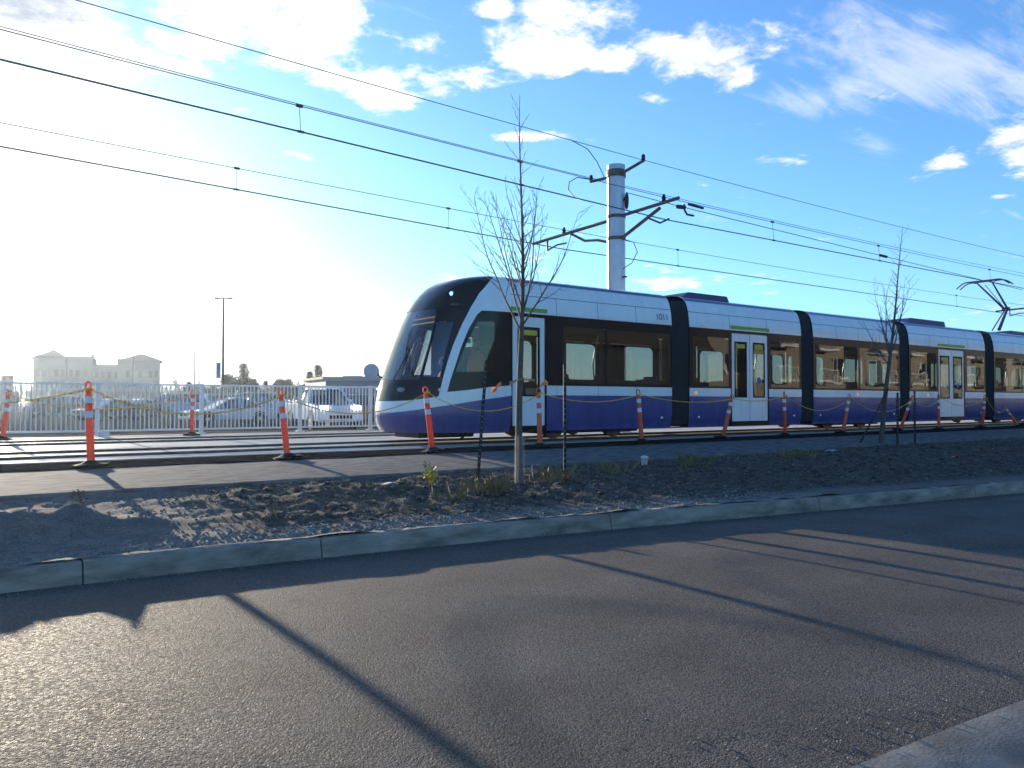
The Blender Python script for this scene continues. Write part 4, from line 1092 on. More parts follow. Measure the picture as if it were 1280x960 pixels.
# ------------------------------------------------------------------ white railing beyond the tracks
FY = 23.0
RAILW = mat('railing_white', (.62, .64, .66), .4, metal=.2, var=.06)
fence = tag(empty('railing', (0, FY, SLAB)), 'long white metal railing of thin vertical bars beyond the far track', 'railing')
posts = [x_at(px, FY) for px in (122, 252, 375, 463)]
stp = 2.62
allp = [posts[0] - stp * k for k in range(6, 0, -1)] + posts + [posts[-1] + stp * k for k in range(1, 11)]
FH = 1.36
pm_ = None
for i, x in enumerate(allp):
    b = MB(); b.box(x - .05, x + .05, -.05, .05, 0, FH + .02); b.box(x - .11, x + .11, -.11, .11, 0, .02); b.build('post', RAILW, fence, bevel=.006)
for x0, x1 in zip(allp, allp[1:]):
    b = MB(); a, c = x0 + .05, x1 - .05
    b.box(a, c, -.03, .03, FH - .05, FH); b.box(a, c, -.025, .025, .10, .15)
    n = max(6, round((c - a) / .108))
    for k in range(1, n):
        x = a + (c - a) * k / n; b.box(x - .014, x + .014, -.014, .014, .15, FH - .05)
    b.build('bar_panel', RAILW, fence)
b = MB(); p = at_y(130, 546, 22.3); b.box(-.12, .12, -.08, .08, .01, .13); b.box(-.13, .13, -.09, .09, .13, .145)
o = b.build('junction_box', mat('box_white', (.7, .7, .68), .5), bevel=.01, loc=(p.x, 22.25, SLAB)); tag(o, 'small white box on the ground at the foot of the railing', 'box')
# ------------------------------------------------------------------ beyond the railing
GZ = .155
def frame_at(px, depth):                        # local frame facing the street: x along picture-right, y away
    p = at_d(px, HOR, depth); return Vector((p.x, p.y, GZ)), math.atan2(RT.y, RT.x)
HOTW = mat('hotel_stucco', (.22, .22, .22), .85, var=.1, scale=.3); HOTR = mat('hotel_roof', (.07, .065, .065), .8, var=.2, scale=1)
WIN = mat('dark_window', (.03, .035, .045), .15, var=.2); TRIMG = mat('trim_grey', (.30, .31, .32), .7); DARKRED = mat('dark_red_trim', (.16, .035, .035), .7)
def hiproof(b, x0, x1, y0, y1, z0, z1, inset, ov=.5):
    b.add([(x0-ov,y0-ov,z0),(x1+ov,y0-ov,z0),(x1+ov,y1+ov,z0),(x0-ov,y1+ov,z0),(x0+inset,y0+inset,z1),(x1-inset,y0+inset,z1),(x1-inset,y1-inset,z1),(x0+inset,y1-inset,z1)], [(3,2,1,0),(0,1,5,4),(1,2,6,5),(2,3,7,6),(3,0,4,7),(4,5,6,7)])
D = 150; k_ = D / F * 1.03; TH = R(25)
loc, rz = frame_at(40, D); rz += TH
hot = tag(empty('hotel', loc, rz), 'pale stucco hotel block with two hipped corner towers, hazy at far left', 'building')
def turned(px, p0, D, th): return (D * (px - 640) / F - (p0 - 640) * D / F) / (math.cos(th) - math.sin(th) * (px - 640) / F)
def hx(px): return turned(px, 40, 150, TH)
def hz(py): return CAM.z + (HOR - py) * k_ - GZ
b = MB()
b.box(hx(41), hx(82), 0, 12, 0, hz(449)); b.box(hx(82), hx(115), 1.0, 12, 0, hz(447.5)); b.box(hx(115), hx(152), 2.2, 12, 0, hz(456)); b.box(hx(152), hx(200), .3, 11, 0, hz(449.5))
b.box(hx(82), hx(114), .8, 1.0, hz(450), hz(448)); b.box(hx(146), hx(154), 1.4, 2.2, 0, hz(447))
b.build('wall', HOTW, hot)
b = MB(); hiproof(b, hx(41), hx(82), 0, 12, hz(449), hz(437.5), 3.2); b.build('roof', HOTR, hot)
b = MB(); hiproof(b, hx(152), hx(200), .3, 11, hz(449.5), hz(440), 3.2); b.build('roof', HOTR, hot)
b = MB(); b.box(hx(82), hx(116.5), .4, 12.3, hz(447.5), hz(446.3)); b.box(hx(115), hx(152), 1.8, 12.3, hz(456), hz(455)); b.build('cornice', HOTR, hot)
b = MB(); b.lathe([(.7, 0), (.7, .4), (.4, 1.2), (.1, 2.2), (.02, 2.7)], c=(hx(114.5), 3, hz(455)), n=10); b.build('spire', HOTR, hot)
b = MB(); b.tube([(hx(166.5), .2, hz(490)), (hx(166.5), .2, hz(427))], .08, 6); b.build('flag_mast', DARKM, hot)
b = MB(); b.box(hx(80), hx(152), .3, 1.2, hz(477.5), hz(476)); b.build('ledge', TRIMG, hot)
b = MB(); b.box(hx(36), hx(204), -2.6, .0, 0, hz(495.5)); b.build('ground_floor', HOTW, hot)
b = MB(); b.box(hx(35), hx(205), -3.0, .0, hz(495), hz(489)); b.build('canopy', DARKRED, hot)
for px in (47, 54, 62, 70, 78, 88, 96, 106, 120, 128, 136, 145, 159, 175, 188, 195):
    for py in ((466, 480) if not 115 < px < 152 else (467.5, 482)):
        yy = 0 if px < 82 else 1.0 if px < 115 else 2.2 if px < 152 else .3
        m = MB(); m.box(hx(px) - .32, hx(px) + .32, yy - .03, yy + .06, hz(py) - .85, hz(py) + .55); w = m.build('window', WIN, hot)
        m = MB(); m.box(hx(px) - .42, hx(px) + .42, yy - .09, yy - .032, hz(py) - 1.0, hz(py) - .87); m.build('sill', TRIMG, w)
for px in (60, 90, 120, 150, 180):
    m = MB(); m.box(hx(px) - 1.3, hx(px) + 1.3, -2.63, -2.55, .5, hz(497.5)); m.build('window', WIN, hot)

# low grey building with red sign at the left edge
D = 105; loc, rz = frame_at(-60, D); k_ = D / F * 1.05; TL = R(32); rz += TL
low = tag(empty('low_building', loc, rz), 'low grey flat roofed building with a red rooftop sign at the left edge', 'building')
def lxx(px): return turned(px, -60, 105, TL)
b = MB(); b.box(0, lxx(17), 0, 9, 0, CAM.z + 26 * k_ - GZ); b.box(lxx(17), lxx(24), 1, 8, 0, CAM.z + 14 * k_ - GZ); b.build('wall', HOTW, low)
b = MB(); b.box(-.2, lxx(18), -.2, 9.2, CAM.z + 26 * k_ - GZ, CAM.z + 27 * k_ - GZ); b.build('parapet', TRIMG, low)
b = MB(); b.box(lxx(1), lxx(16.5), .5, .8, CAM.z + 27 * k_ - GZ, CAM.z + 33 * k_ - GZ); sgn = b.build('rooftop_sign', mat('sign_red', (.45, .06, .05), .5), low)
b = MB(); b.box(lxx(6), lxx(11.5), .44, .5, CAM.z + 28.3 * k_ - GZ, CAM.z + 31.6 * k_ - GZ); b.build('sign_face', mat('sign_cream', (.6, .55, .45), .5), sgn)
for px in (-48, -30, -12, 5):
    m = MB(); m.box(lxx(px), lxx(px + 7), -.04, .05, 1, 2.6); m.build('window', WIN, low)

# store with white side wall and slate front, partly behind the tram nose
D = 85; k_ = D / F; loc, rz = frame_at(407, D)
st = tag(empty('store_building', loc, rz), 'low store with white side wall, slate blue front and rooftop dish, left of the tram', 'building')
def sx_(px): return (px - 407) * k_
def sz_(py): return CAM.z + (HOR - py) * k_ - GZ
b = MB(); zt = sz_(472.5)
b.add([(-4.5, 9, 0), (0, 0, 0), (0, 0, zt), (-4.5, 9, zt)], [(0, 1, 2, 3)]); b.build('side_wall', mat('store_white', (.52, .52, .50), .8), st, fix=False)
b = MB(); b.add([(0, .02, 0), (sx_(575), .02, 0), (sx_(575), 9, 0), (-4.48, 9, 0), (0, .02, zt - .05), (sx_(575), .02, zt - .05), (sx_(575), 9, zt - .05), (-4.48, 9, zt - .05)], [(0, 1, 5, 4), (4, 5, 6, 7), (1, 2, 6, 5), (2, 3, 7, 6)]); b.build('front_wall', mat('store_slate', (.20, .235, .29), .8), st)
b = MB(); b.box(-.15, sx_(577), -.25, .02, zt - .3, zt + .12); b.box(sx_(423), sx_(447), 2, 5, zt - .05, sz_(469)); b.build('roof_edge', TRIMG, st)
b = MB(); b.bar((-.1, -.1, zt + .02), (-4.6, 9, zt + .02), .3, .3); b.build('roof_edge', HOTR, st)
b = MB(); b.box(sx_(409), sx_(575), -.12, .02, .1, sz_(492)); b.build('brick_base', mat('store_brick', (.16, .05, .045), .8, var=.3, scale=3), st)
for px in (430, 452, 474, 500, 530): m = MB(); m.box(sx_(px) - .7, sx_(px) + .7, -.15, -.1, .5, sz_(494.5)); m.build('window', WIN, st)
o = None
b = MB(); b.lathe([(.04, .42), (.35, .38), (.62, .25), (.80, .06), (.82, .04), (.62, .2), (.35, .33), (.04, .37)], n=26)
dish = tag(empty('satellite_dish', loc + Vector((RT.x, RT.y, 0)) * sx_(460) + AX * 2.0 + Vector((0, 0, zt)), rz), 'round satellite dish on the roof of the slate store', 'satellite dish')
o = b.build('reflector', mat('dish_grey', (.28, .32, .38), .5), dish, 40); o.location = (0, 0, .75); o.rotation_euler = (R(70), 0, R(12)); o.scale = (1.05, 1.15, 1)
b = MB(); b.tube([(0, .1, -.08), (0, .1, .8)], .06, 8); b.build('mount', DARKM, dish, 40)

# street lamp with banner in the lot
D = 62; loc, rz = frame_at(278.5, D); k_ = D / F; H_ = CAM.z + (HOR - 373) * k_ - GZ
lp = tag(empty('street_lamp', loc, rz), 'tall thin street lamp with a banner in the parking lot', 'street lamp')
b = MB(); b.lathe([(.22, 0), (.22, .5), (.11, .52), (.10, 3), (.06, H_)], n=12); b.build('pole', DARKM, lp, 40)
b = MB(); b.box(-.52, .52, -.04, .04, H_, H_ + .06); b.build('cross_arm', DARKM, lp)
for s in (-1, 1): b = MB(); b.box(s * .52 - .16, s * .52 + .16, -.1, .1, H_ - .03, H_ + .09); b.build('lamp_head', TRIMG, lp, bevel=.02)
b = MB(); z1, z0 = CAM.z + 49 * k_ - GZ, CAM.z + 31 * k_ - GZ; b.box(-.52, -.18, -.012, .012, z0, z1); b.build('banner', mat('banner_blue', (.12, .22, .32), .7), lp)
for z in (z0 - .02, z1 + .02): b = MB(); b.tube([(-.56, 0, z), (0, 0, z)], .02, 6); b.build('banner_bracket', DARKM, lp)
D = 95; loc, rz = frame_at(243, D); b = MB(); b.lathe([(.09, 0), (.05, 7.2), (.02, 7.3)], n=8); o = b.build('flagpole', DARKM, None, 40, loc=loc); tag(o, 'thin bare pole above the railing, left of the street lamp', 'pole')

# trees beyond
NEED = mat('needle_green', (.030, .045, .026), .8, var=.35, scale=2); TWIGF = mat('far_twigs', (.085, .072, .058), .9, var=.3, scale=1); FTR = mat('far_trunk', (.06, .05, .04), .9)
def conifer(px, pyt, depth, wpx, label, seed):
    rng = random.Random(seed); loc, rz = frame_at(px, depth); k = depth / F; H = CAM.z + (HOR - pyt) * k - GZ; Rm = wpx * k * 1.6
    e = tag(empty('conifer', loc, rz), label, 'tree', 'conifers beyond the parking lot')
    b = MB(); b.lathe([(.2, 0), (.14, H * .5), (.02, H * .98)], n=8); b.build('trunk', FTR, e, 40)
    b = MB()
    for i in range(3600):
        t = rng.random() ** .75 ; z = H * (.12 + .88 * t); rr = Rm * (1 - t) ** .75 * (.78 + .3 * math.sin(z * 3.1 + seed) ) * math.sqrt(rng.random()) + .04
        a = rng.uniform(0, 6.283) ; rr *= .75 + .35 * math.sin(a * 3 + z * 2)
        p = Vector((rr * math.cos(a), rr * math.sin(a), z - rr * .25)); d = Vector((math.cos(a), math.sin(a), rng.uniform(-.5, .2))).normalized(); u = d.cross(Vector((0, 0, 1))).normalized(); s = rng.uniform(.13, .32) * (H / 9) ** .5
        b.add([p, p + d * s * 1.6 + u * s * .4, p + d * s * 1.9, p + d * s * 1.6 - u * s * .4], [(0, 1, 2, 3)])
    b.build('crown', NEED, e, fix=False); return e
def bushy(px, pyt, depth, wpx, label, seed, m=TWIGF):
    rng = random.Random(seed); loc, rz = frame_at(px, depth); k = depth / F; H = CAM.z + (HOR - pyt) * k - GZ; Rm = wpx * k / 2
    e = tag(empty('bare_tree', loc, rz), label, 'tree', 'leafless trees beyond the parking lot')
    b = MB(); b.lathe([(.2, 0), (.13, H * .3), (.05, H * .7)], n=8); b.build('trunk', FTR, e, 40)
    b = MB()
    cl = [(rng.uniform(-.75, .75) * Rm, rng.uniform(-.6, .6) * Rm, H * rng.uniform(.45, .8), rng.uniform(.3, .5)) for _ in range(9)]
    for i in range(3600):
        cx, cy, cz, cr = cl[rng.randrange(9)]; d = Vector((rng.gauss(0, 1), rng.gauss(0, 1), rng.gauss(0, 1))).normalized() * rng.random() ** .5
        p = Vector((cx + d.x * cr * Rm, cy + d.y * cr * Rm, min(H, cz + d.z * cr * H * .5))); q = (d + Vector((rng.uniform(-.6, .6), rng.uniform(-.6, .6), .7))).normalized(); s = rng.uniform(.2, .6); u = q.orthogonal().normalized() * .03 * (depth / 80)
        b.add([p - u, p + u, p + q * s], [(0, 1, 2)])
    b.build('crown', m, e, fix=False); return e
conifer(304, 454, 98, 22, 'tallest dark conifer above the railing, right of the street lamp', 3)
conifer(236, 477, 110, 14, 'small dark conifer above the railing beside the thin pole', 4)
conifer(332, 476, 118, 12, 'small pointed conifer between the tallest conifer and the store', 6)
conifer(387, 464, 112, 14, 'left and lower of the two conifers behind the white store wall', 7)
conifer(397, 456, 108, 17, 'right and taller of the two conifers behind the white store wall', 8)
for i, (px, py, d, w, lab) in enumerate((
    (292, 468, 102, 30, 'leafless tree crowding the foot of the tallest conifer'), (318, 473, 112, 34, 'low leafless tree right of the tallest conifer'),
    (352, 474, 120, 26, 'rounded leafless tree left of the store'), (372, 478, 126, 26, 'leafless tree close behind the white store wall'),
    (252, 484, 115, 30, 'low leafless tree behind the railing post left of the lamp'), (222, 486, 120, 26, 'low leafless tree right of the hotel'), (275, 481, 118, 30, 'leafless tree right behind the street lamp'),
    (474, 474, 110, 18, 'leafless tree top beside the tram nose'))):
    bushy(px, py, d, w, lab, 20 + i)
# far wood line as one mass
rng = random.Random(77); b = MB()
for i in range(9000):
    px = rng.uniform(-150, 1350); d = rng.uniform(230, 330); p = at_d(px, HOR, d); h = (6 + 3 * fbm(px * .02, 3) + 2 * fbm(px * .09, 8)) * rng.random() ** .6
    p.z = max(0, h); s = rng.uniform(.5, 1.3); u = RT * s * .5; b.add([p - u, p + u * rng.uniform(.4, 1), p + Vector((rng.uniform(-.6, .6), 0, s * 1.2))], [(0, 1, 2)])
o = b.build('distant_woods', TWIGF, fix=False); tag(o, 'low hazy line of distant woods', 'woods', kind='stuff')

# ------------------------------------------------------------------ parked vehicles
def paint(name, col): return mat(name, col, .25, coat=.8, var=.03, scale=2)
TYRE = mat('tyre_black', (.014, .014, .015), .8); RIM = mat('rim_alloy', (.42, .43, .45), .3, metal=.8); PLATE = mat('plate_white', (.6, .6, .58), .5)
def make_car(name, m, L=4.6, Wd=1.82, Ht=1.46, kind='sedan', lights=False):
    e = empty(name); h = Wd / 2
    if kind == 'sedan':
        low = [(-.5, .32), (-.5, .62), (-.488, .72), (-.30, .80), (-.22, .86), (.20, .90), (.36, .92), (.485, .86), (.5, .66), (.497, .32)]
        roof = [(-.24, .86), (-.06, 1.38), (.04, 1.46), (.17, 1.42), (.34, .92)]
    elif kind == 'van':
        low = [(-.5, .34), (-.5, .66), (-.485, .82), (-.38, .98), (-.30, 1.05), (.2, 1.08), (.485, 1.08), (.5, .7), (.497, .34)]
        roof = [(-.36, 1.02), (-.20, 1.66), (-.1, 1.76), (.40, 1.76), (.475, 1.07)]
    else:   # pickup
        low = [(-.5, .42), (-.5, .80), (-.49, 1.02), (-.29, 1.10), (-.22, 1.13), (.10, 1.14), (.11, 1.12), (.49, 1.12), (.5, .98), (.497, .48)]
        roof = [(-.23, 1.13), (-.13, 1.74), (-.06, 1.82), (.07, 1.82), (.115, 1.13)]
    s = Ht / max(z for _, z in roof)
    b = MB()
    def sect(pts, wf):
        n = len(pts); rows = []
        for f in (-1, -.94, .94, 1):
            ins = 1 if abs(f) < 1 else 0
            rows.append([(x * L, f * h * wf(z) , z * s - (0 if ins else .03)) for x, z in pts])
        return rows
    wf = lambda z: 1 - .02 * max(0, z - .7)
    rows = sect(low, wf); n = len(low)
    for r1, r2 in zip(rows, rows[1:]): b.grid([r1, r2])
    b.add(rows[0], [tuple(range(n))]); b.add(rows[-1], [tuple(range(n))]); b.add([rows[0][0], rows[0][-1], rows[-1][-1], rows[-1][0]], [(0, 1, 2, 3)])
    hw_ = lambda z: h * (.96 - .26 * max(0, z * s - .85 * s) / (.9))
    rr = [(x * L, z * s) for x, z in roof]
    topi = [i for i in range(len(roof)) if roof[i][1] > .9 * max(z for _, z in roof)]
    a, c = topi[0], topi[-1]
    rt = [rr[i] for i in range(a, c + 1)]
    b.grid([[(x, f * (h * .72 if abs(f) == 1 else h * .66), z - (.035 if abs(f) == 1 else 0)) for x, z in rt] for f in (-1, -.9, .9, 1)])
    # pillars
    for f in (-1, 1):
        for i, j in ((0, a), (len(rr) - 1, c)): b.bar((rr[i][0], f * h * .9, rr[i][1]), (rr[j][0], f * h * .70, rr[j][1] - .03), .07, .05)
        mx = (rr[a][0] + rr[c][0]) / 2; b.bar((mx + .1, f * h * .92, rr[0][1]), (mx + .1, f * h * .715, rr[a][1] - .02), .07, .05)
    b.build('body', m, e, 35, bevel=.0)
    g = MB()
    zb, zt_ = rr[0][1], rr[a][1] - .04; k1, k2 = h * .885, h * .69
    A = (rr[0][0], rr[0][1]); B_ = (rr[a][0], zt_); C_ = (rr[c][0], zt_); D_ = (rr[-1][0], rr[-1][1])
    g.add([(A[0], -k1, A[1]), (A[0], k1, A[1]), (B_[0], k2, B_[1]), (B_[0], -k2, B_[1]), (D_[0], -k1, D_[1]), (D_[0], k1, D_[1]), (C_[0], k2, C_[1]), (C_[0], -k2, C_[1])],
          [(0, 3, 2, 1), (4, 5, 6, 7), (0, 4, 7, 3), (1, 2, 6, 5)]); g.build('windows', CARGL, e, fix=True)
    it = MB(); it.box(A[0] + .5, D_[0] - .5, -h * .75, h * .75, .4, zb + .02); it.box(A[0] + L * .22, A[0] + L * .26, -h * .6, h * .6, zb, zb + .35); it.build('cabin', RUBBER, e)
    wr = .33 if kind != 'pickup' else .39
    for x in (-.31, .29):
        for f in (-1, 1):
            w = MB(); w.lathe([(.2, -.11), (wr - .03, -.11), (wr, -.08), (wr, .08), (wr - .03, .11), (.2, .11)], n=22); o = w.build('wheel', TYRE, e, 40); o.location = (x * L, f * (h - .10), wr); o.rotation_euler = (R(90), 0, 0)
            w = MB(); w.lathe([(.21, -.06), (.215, .112), (.17, .10), (.06, .118), (.01, .12)], n=18); q = w.build('rim', RIM, o, 40); q.scale = (1, 1, -f)
            ar = MB(); pts = [(math.cos(t) * (wr + .04), 0, math.sin(t) * (wr + .04)) for t in [i * math.pi / 10 - .15 for i in range(12)]]; ar.tube(pts, .035, 6); o2 = ar.build('wheel_arch', RUBBER, e, 40); o2.location = (x * L, f * (h - .012), wr)
    for f in (-1, 1):
        q = MB(); z0 = .66 * s if kind == 'sedan' else .78 * s if kind == 'van' else .92 * s; q.box(-.505 * L, -.485 * L, f * h * .70 - .16, f * h * .70 + .16, z0 - .07, z0 + .09)
        q.build('headlight', LEDW if lights else mat('lens_clear', (.6, .62, .65), .15), e, bevel=.02)
        q = MB(); q.box(.487 * L, .506 * L, f * h * .76 - .14, f * h * .76 + .14, z0 - .02, z0 + .16); q.build('tail_light', mat('lens_red', (.35, .02, .02), .25), e, bevel=.02)
        q = MB(); q.box(rr[0][0] + .35, rr[0][0] + .5, f * (h + .1) - .09, f * (h + .1) + .09, zb + .02, zb + .16); q.build('mirror', m, e, bevel=.03)
    q = MB(); q.box(-.508 * L, -.49 * L, -h * .5, h * .5, .48 * s, .62 * s); q.build('grille', RUBBER, e)
    q = MB(); q.box(-.515 * L, -.49 * L, -h * .9, h * .9, .34 * s, .44 * s); q.build('bumper', m if kind == 'sedan' else RIM, e, bevel=.03)
    return e
def park(e, px, depth, yaw, label, cat, group='vehicles parked beyond the railing'):
    p = at_d(px, HOR, depth); e.location = (p.x, p.y, .155 if p.y > 34 else .3); e.rotation_euler = (0, 0, yaw); tag(e, label, cat, group)
VIEW = math.atan2(AX.y, AX.x)
PAINTW = paint('paint_white', (.70, .72, .74))
park(make_car('pickup_truck', PAINTW, 5.6, 2.0, 1.9, 'pickup', True), 402, 36.5, VIEW + .52, 'white pickup facing the tracks with headlights on, behind the railing', 'pickup truck')
park(make_car('suv', paint('paint_darkred', (.13, .02, .022)), 4.8, 1.9, 1.75, 'van'), 446, 56, VIEW - 1.5, 'dark red vehicle parked behind the white pickup', 'suv')
LB = paint('paint_lightblue', (.30, .42, .56))
park(make_car('minivan', LB, 5.2, 1.95, 1.95, 'van'), 222, 64, VIEW - 1.45, 'pale blue van, leftmost of the pale blue vans behind the railing', 'van')
park(make_car('minivan', LB, 5.2, 1.95, 1.95, 'van'), 318, 62, VIEW - 1.6, 'pale blue van parked just left of the white pickup', 'van')
park(make_car('minivan', paint('paint_iceblue', (.38, .48, .58)), 5.2, 1.95, 1.9, 'van'), 268, 68, VIEW - 1.55, 'ice blue van standing behind the silver sedan', 'van')
park(make_car('sedan', paint('paint_silver', (.40, .44, .50)), 4.7, 1.82, 1.46), 286, 43, VIEW - .85, 'silver blue sedan at an angle in front of the pale blue vans', 'sedan')
BK = paint('paint_black', (.02, .022, .026))
park(make_car('sedan', BK, 4.6, 1.82, 1.46), 138, 54, VIEW - .5, 'dark sedan, nearer of two behind the nearest delineator', 'sedan')
park(make_car('sedan', paint('paint_grey', (.10, .11, .125)), 4.6, 1.82, 1.46), 172, 58, VIEW - .4, 'dark grey sedan parked right of the other dark sedan', 'sedan')
park(make_car('suv', paint('paint_charcoal', (.045, .045, .05)), 4.8, 1.9, 1.75, 'van'), 74, 66, VIEW - 1.4, 'charcoal vehicle parked below the hotel', 'suv')

# ------------------------------------------------------------------ people in the cab
SKIN = mat('skin', (.45, .28, .20), .6); CLOTH = mat('navy_cloth', (.02, .025, .05), .9); VEST = mat('orange_vest', (.75, .14, .03), .7); HAIR = mat('dark_hair', (.03, .022, .018), .8)
def person(label, joints, edges, rad, head, face, vest_pts):
    me = bpy.data.meshes.new('person'); me.from_pydata([Vector(j) for j in joints], edges, []); o = bpy.data.objects.new('person', me); COL.objects.link(o)
    o.modifiers.new('skin', 'SKIN'); sk = me.skin_vertices[0].data
    for i, r in enumerate(rad): sk[i].radius = (r, r) if not isinstance(r, tuple) else r
    sk[0].use_root = True
    ss = o.modifiers.new('sub', 'SUBSURF'); ss.levels = 1; ss.render_levels = 2; me.materials.append(CLOTH)
    o['label'] = label; o['category'] = 'person'
    f = Vector(face).normalized(); hd = Vector(head); sdv = f.cross(Vector((0, 0, 1)))
    b = MB(); prof = []
    M = Matrix((( sdv.x, f.x, 0, hd.x), (sdv.y, f.y, 0, hd.y), (0, 0, 1, hd.z), (0, 0, 0, 1)))
    h = MB(); rows = []
    for i in range(13):
        t = math.pi * i / 12; z = -.125 * math.cos(t); r = .078 * math.sin(t) ** .8; row = []
        for k in range(20):
            a = 2 * math.pi * k / 20; x, y = r * math.cos(a), r * 1.2 * math.sin(a)
            jaw = 1 - .25 * max(0, (-z - .03) / .1); x *= jaw
            if math.sin(a) > .95 and -.04 < z < .03: y += .022 * (1 - abs(z + .015) / .05)      # nose
            row.append(M @ Vector((x, y, z)))
        rows.append(row + [row[0]])
    h.grid(rows); h.build('head', SKIN, o, 60)
    for s in (-1, 1):
        q = MB(); q.lathe([(.013, 0), (.009, .006), (.001, .008)], n=10); e = q.build('eye', mat('eye_dark', (.03, .02, .02), .3), o, 60); e.matrix_local = M @ Matrix.Translation((s * .030, .083, .012)) @ Matrix.Rotation(R(-90), 4, 'X')
        q = MB(); q.lathe([(.03, -.008), (.032, 0), (.02, .01)], n=10, sx=.6); e = q.build('ear', SKIN, o, 60); e.matrix_local = M @ Matrix.Translation((s * .078, -.005, 0)) @ Matrix.Rotation(R(90 * s), 4, 'Y')
    q = MB(); q.box(-.022, .022, .078, .087, -.062, -.055, M); q.build('mouth', mat('lip', (.3, .12, .1), .6), o)
    hr = MB(); rows = []
    for i in range(7):
        t = math.pi / 2 * i / 6; z = .134 * math.sin(t) - .012; r = .086 * math.cos(t)
        rows.append([M @ Vector((r * math.cos(a), r * 1.2 * math.sin(a) - .012, z + .03 * max(0, math.sin(a)) * (1 - i / 6) - .05 * max(0, -math.sin(a)) * (1 - i / 6))) for a in [2 * math.pi * k / 20 for k in range(21)]])
    hr.grid(rows); hr.build('hair', HAIR, o, 60)
    v = MB(); rows = []
    for (c, rx, ry) in vest_pts:
        c = Vector(c); rows.append([c + sdv * rx * math.cos(a) + f * ry * math.sin(a) for a in [2 * math.pi * k / 20 for k in range(21)]])
    v.grid(rows); v.build('vest', VEST, o, 60)
    return o
def hand(joints, edges, rad, wrist, d, side, n0):
    """palm and five fingers grown from a wrist joint index"""
    w = Vector(joints[wrist]); d = Vector(d).normalized(); s = Vector(side).normalized(); dn = d.cross(s)
    palm = len(joints); joints.append(w + d * .05); edges.append((wrist, palm)); rad.append((.032, .016))
    for k, (off, ln) in enumerate(((-.027, .058), (-.009, .068), (.009, .064), (.026, .05))):
        a = len(joints); joints += [w + d * .085 + s * off, w + d * (.085 + ln * .5) + s * off + dn * .012, w + d * (.085 + ln * .8) + s * off + dn * .035]
        edges += [(palm, a), (a, a + 1), (a + 1, a + 2)]; rad += [.0095, .0085, .0075]
    a = len(joints); joints += [w + d * .03 - s * .04, w + d * .065 - s * .055 + dn * .015]; edges += [(palm, a), (a, a + 1)]; rad += [.011, .0085]
def figure(P, label, seated, face, reach):
    P = Vector(P); f = Vector(face).normalized(); s = f.cross(Vector((0, 0, 1)))
    def q(a, b_, z): return P + f * a + s * b_ + Vector((0, 0, z))
    J, Ed, Rd = [], [], []
    def add(p, r, par=None):
        J.append(p); Rd.append(r)
        if par is not None: Ed.append((par, len(J) - 1))
        return len(J) - 1
    pelvis = add(q(0, 0, 0), (.15, .11)); sp = add(q(.0, 0, .22), (.14, .10), pelvis); ch = add(q(-.01, 0, .42), (.165, .11), sp); nk = add(q(.01, 0, .55), .055, ch); hd = add(q(.03, 0, .66), .055, nk)
    for b_ in (-1, 1):
        sh = add(q(-.01, b_ * .19, .47), .058, ch)
        if reach: el = add(q(.17, b_ * .24, .27), .045, sh); wr = add(q(.40, b_ * .17, .30), .03, el); hand(J, Ed, Rd, wr, f + Vector((0, 0, -.2)), s * b_, 0)
        else: el = add(q(-.02, b_ * .25, .20), .045, sh); wr = add(q(.05, b_ * .25, -.04), .03, el); hand(J, Ed, Rd, wr, Vector((0, 0, -1)) + f * .2, f * b_, 0)
        hp = add(q(0, b_ * .09, -.05), .09, pelvis)
        if seated: kn = add(q(.43, b_ * .12, -.02), .062, hp); an = add(q(.46, b_ * .12, -.42), .042, kn); add(q(.60, b_ * .13, -.46), (.04, .03), an)
        else: kn = add(q(.02, b_ * .10, -.46), .06, hp); an = add(q(0, b_ * .10, -.86), .042, kn); add(q(.14, b_ * .11, -.90), (.04, .03), an)
    vest = [(q(0, 0, -.02), .20, .15), (q(0, 0, .2), .185, .135), (q(-.01, 0, .40), .215, .145), (q(-.01, 0, .50), .16, .11), (q(0, 0, .545), .075, .07)]
    return person(label, J, Ed, Rd, q(.035, 0, .72), face, vest)
figure((TX + 1.48, TY - .03, TZ + .93), 'driver in an orange vest seated at the controls behind the cab glass', True, (-1, 0, 0), True)
figure((TX + 1.8, TY - .78, TZ + 1.33), 'second person in an orange vest standing behind the cab side window', False, (-.3, -1, 0), False)

# ------------------------------------------------------------------ strip litter, weeds, tufts
def pt(px, py, depth):
    p = at_d(px, py, depth); p.z = soil_z(p.x, p.y); return p
GRASS = mat('dry_grass', (.16, .13, .06), .85, var=.4, scale=3); LEAFY = mat('yellow_leaf', (.50, .42, .03), .6, var=.25)
rng = random.Random(4); b = MB()
for i in range(9000):
    x = rng.uniform(-4, 24) if rng.random() < .8 else rng.uniform(24, 60); k = kerb_y(x) + .3; y = rng.uniform(k + .6, 9.9)
    if fbm(x * .9, y * 1.4, 2) < .1 and rng.random() < .86: continue
    if x < 2.2 and rng.random() < .93: continue
    z = soil_z(x, y); hgt = rng.uniform(.03, .10); a = rng.uniform(0, 6.28); w = Vector((math.cos(a), math.sin(a), 0)) * .0035; l = Vector((rng.uniform(-.7, .7), rng.uniform(-.7, .7), 0)) * hgt
    p = Vector((x, y, z - .005)); b.add([p - w, p + w, p + l * .5 + Vector((0, 0, hgt * .7)) + w * .7, p + l + Vector((0, 0, hgt))], [(0, 1, 2), (0, 2, 3)])
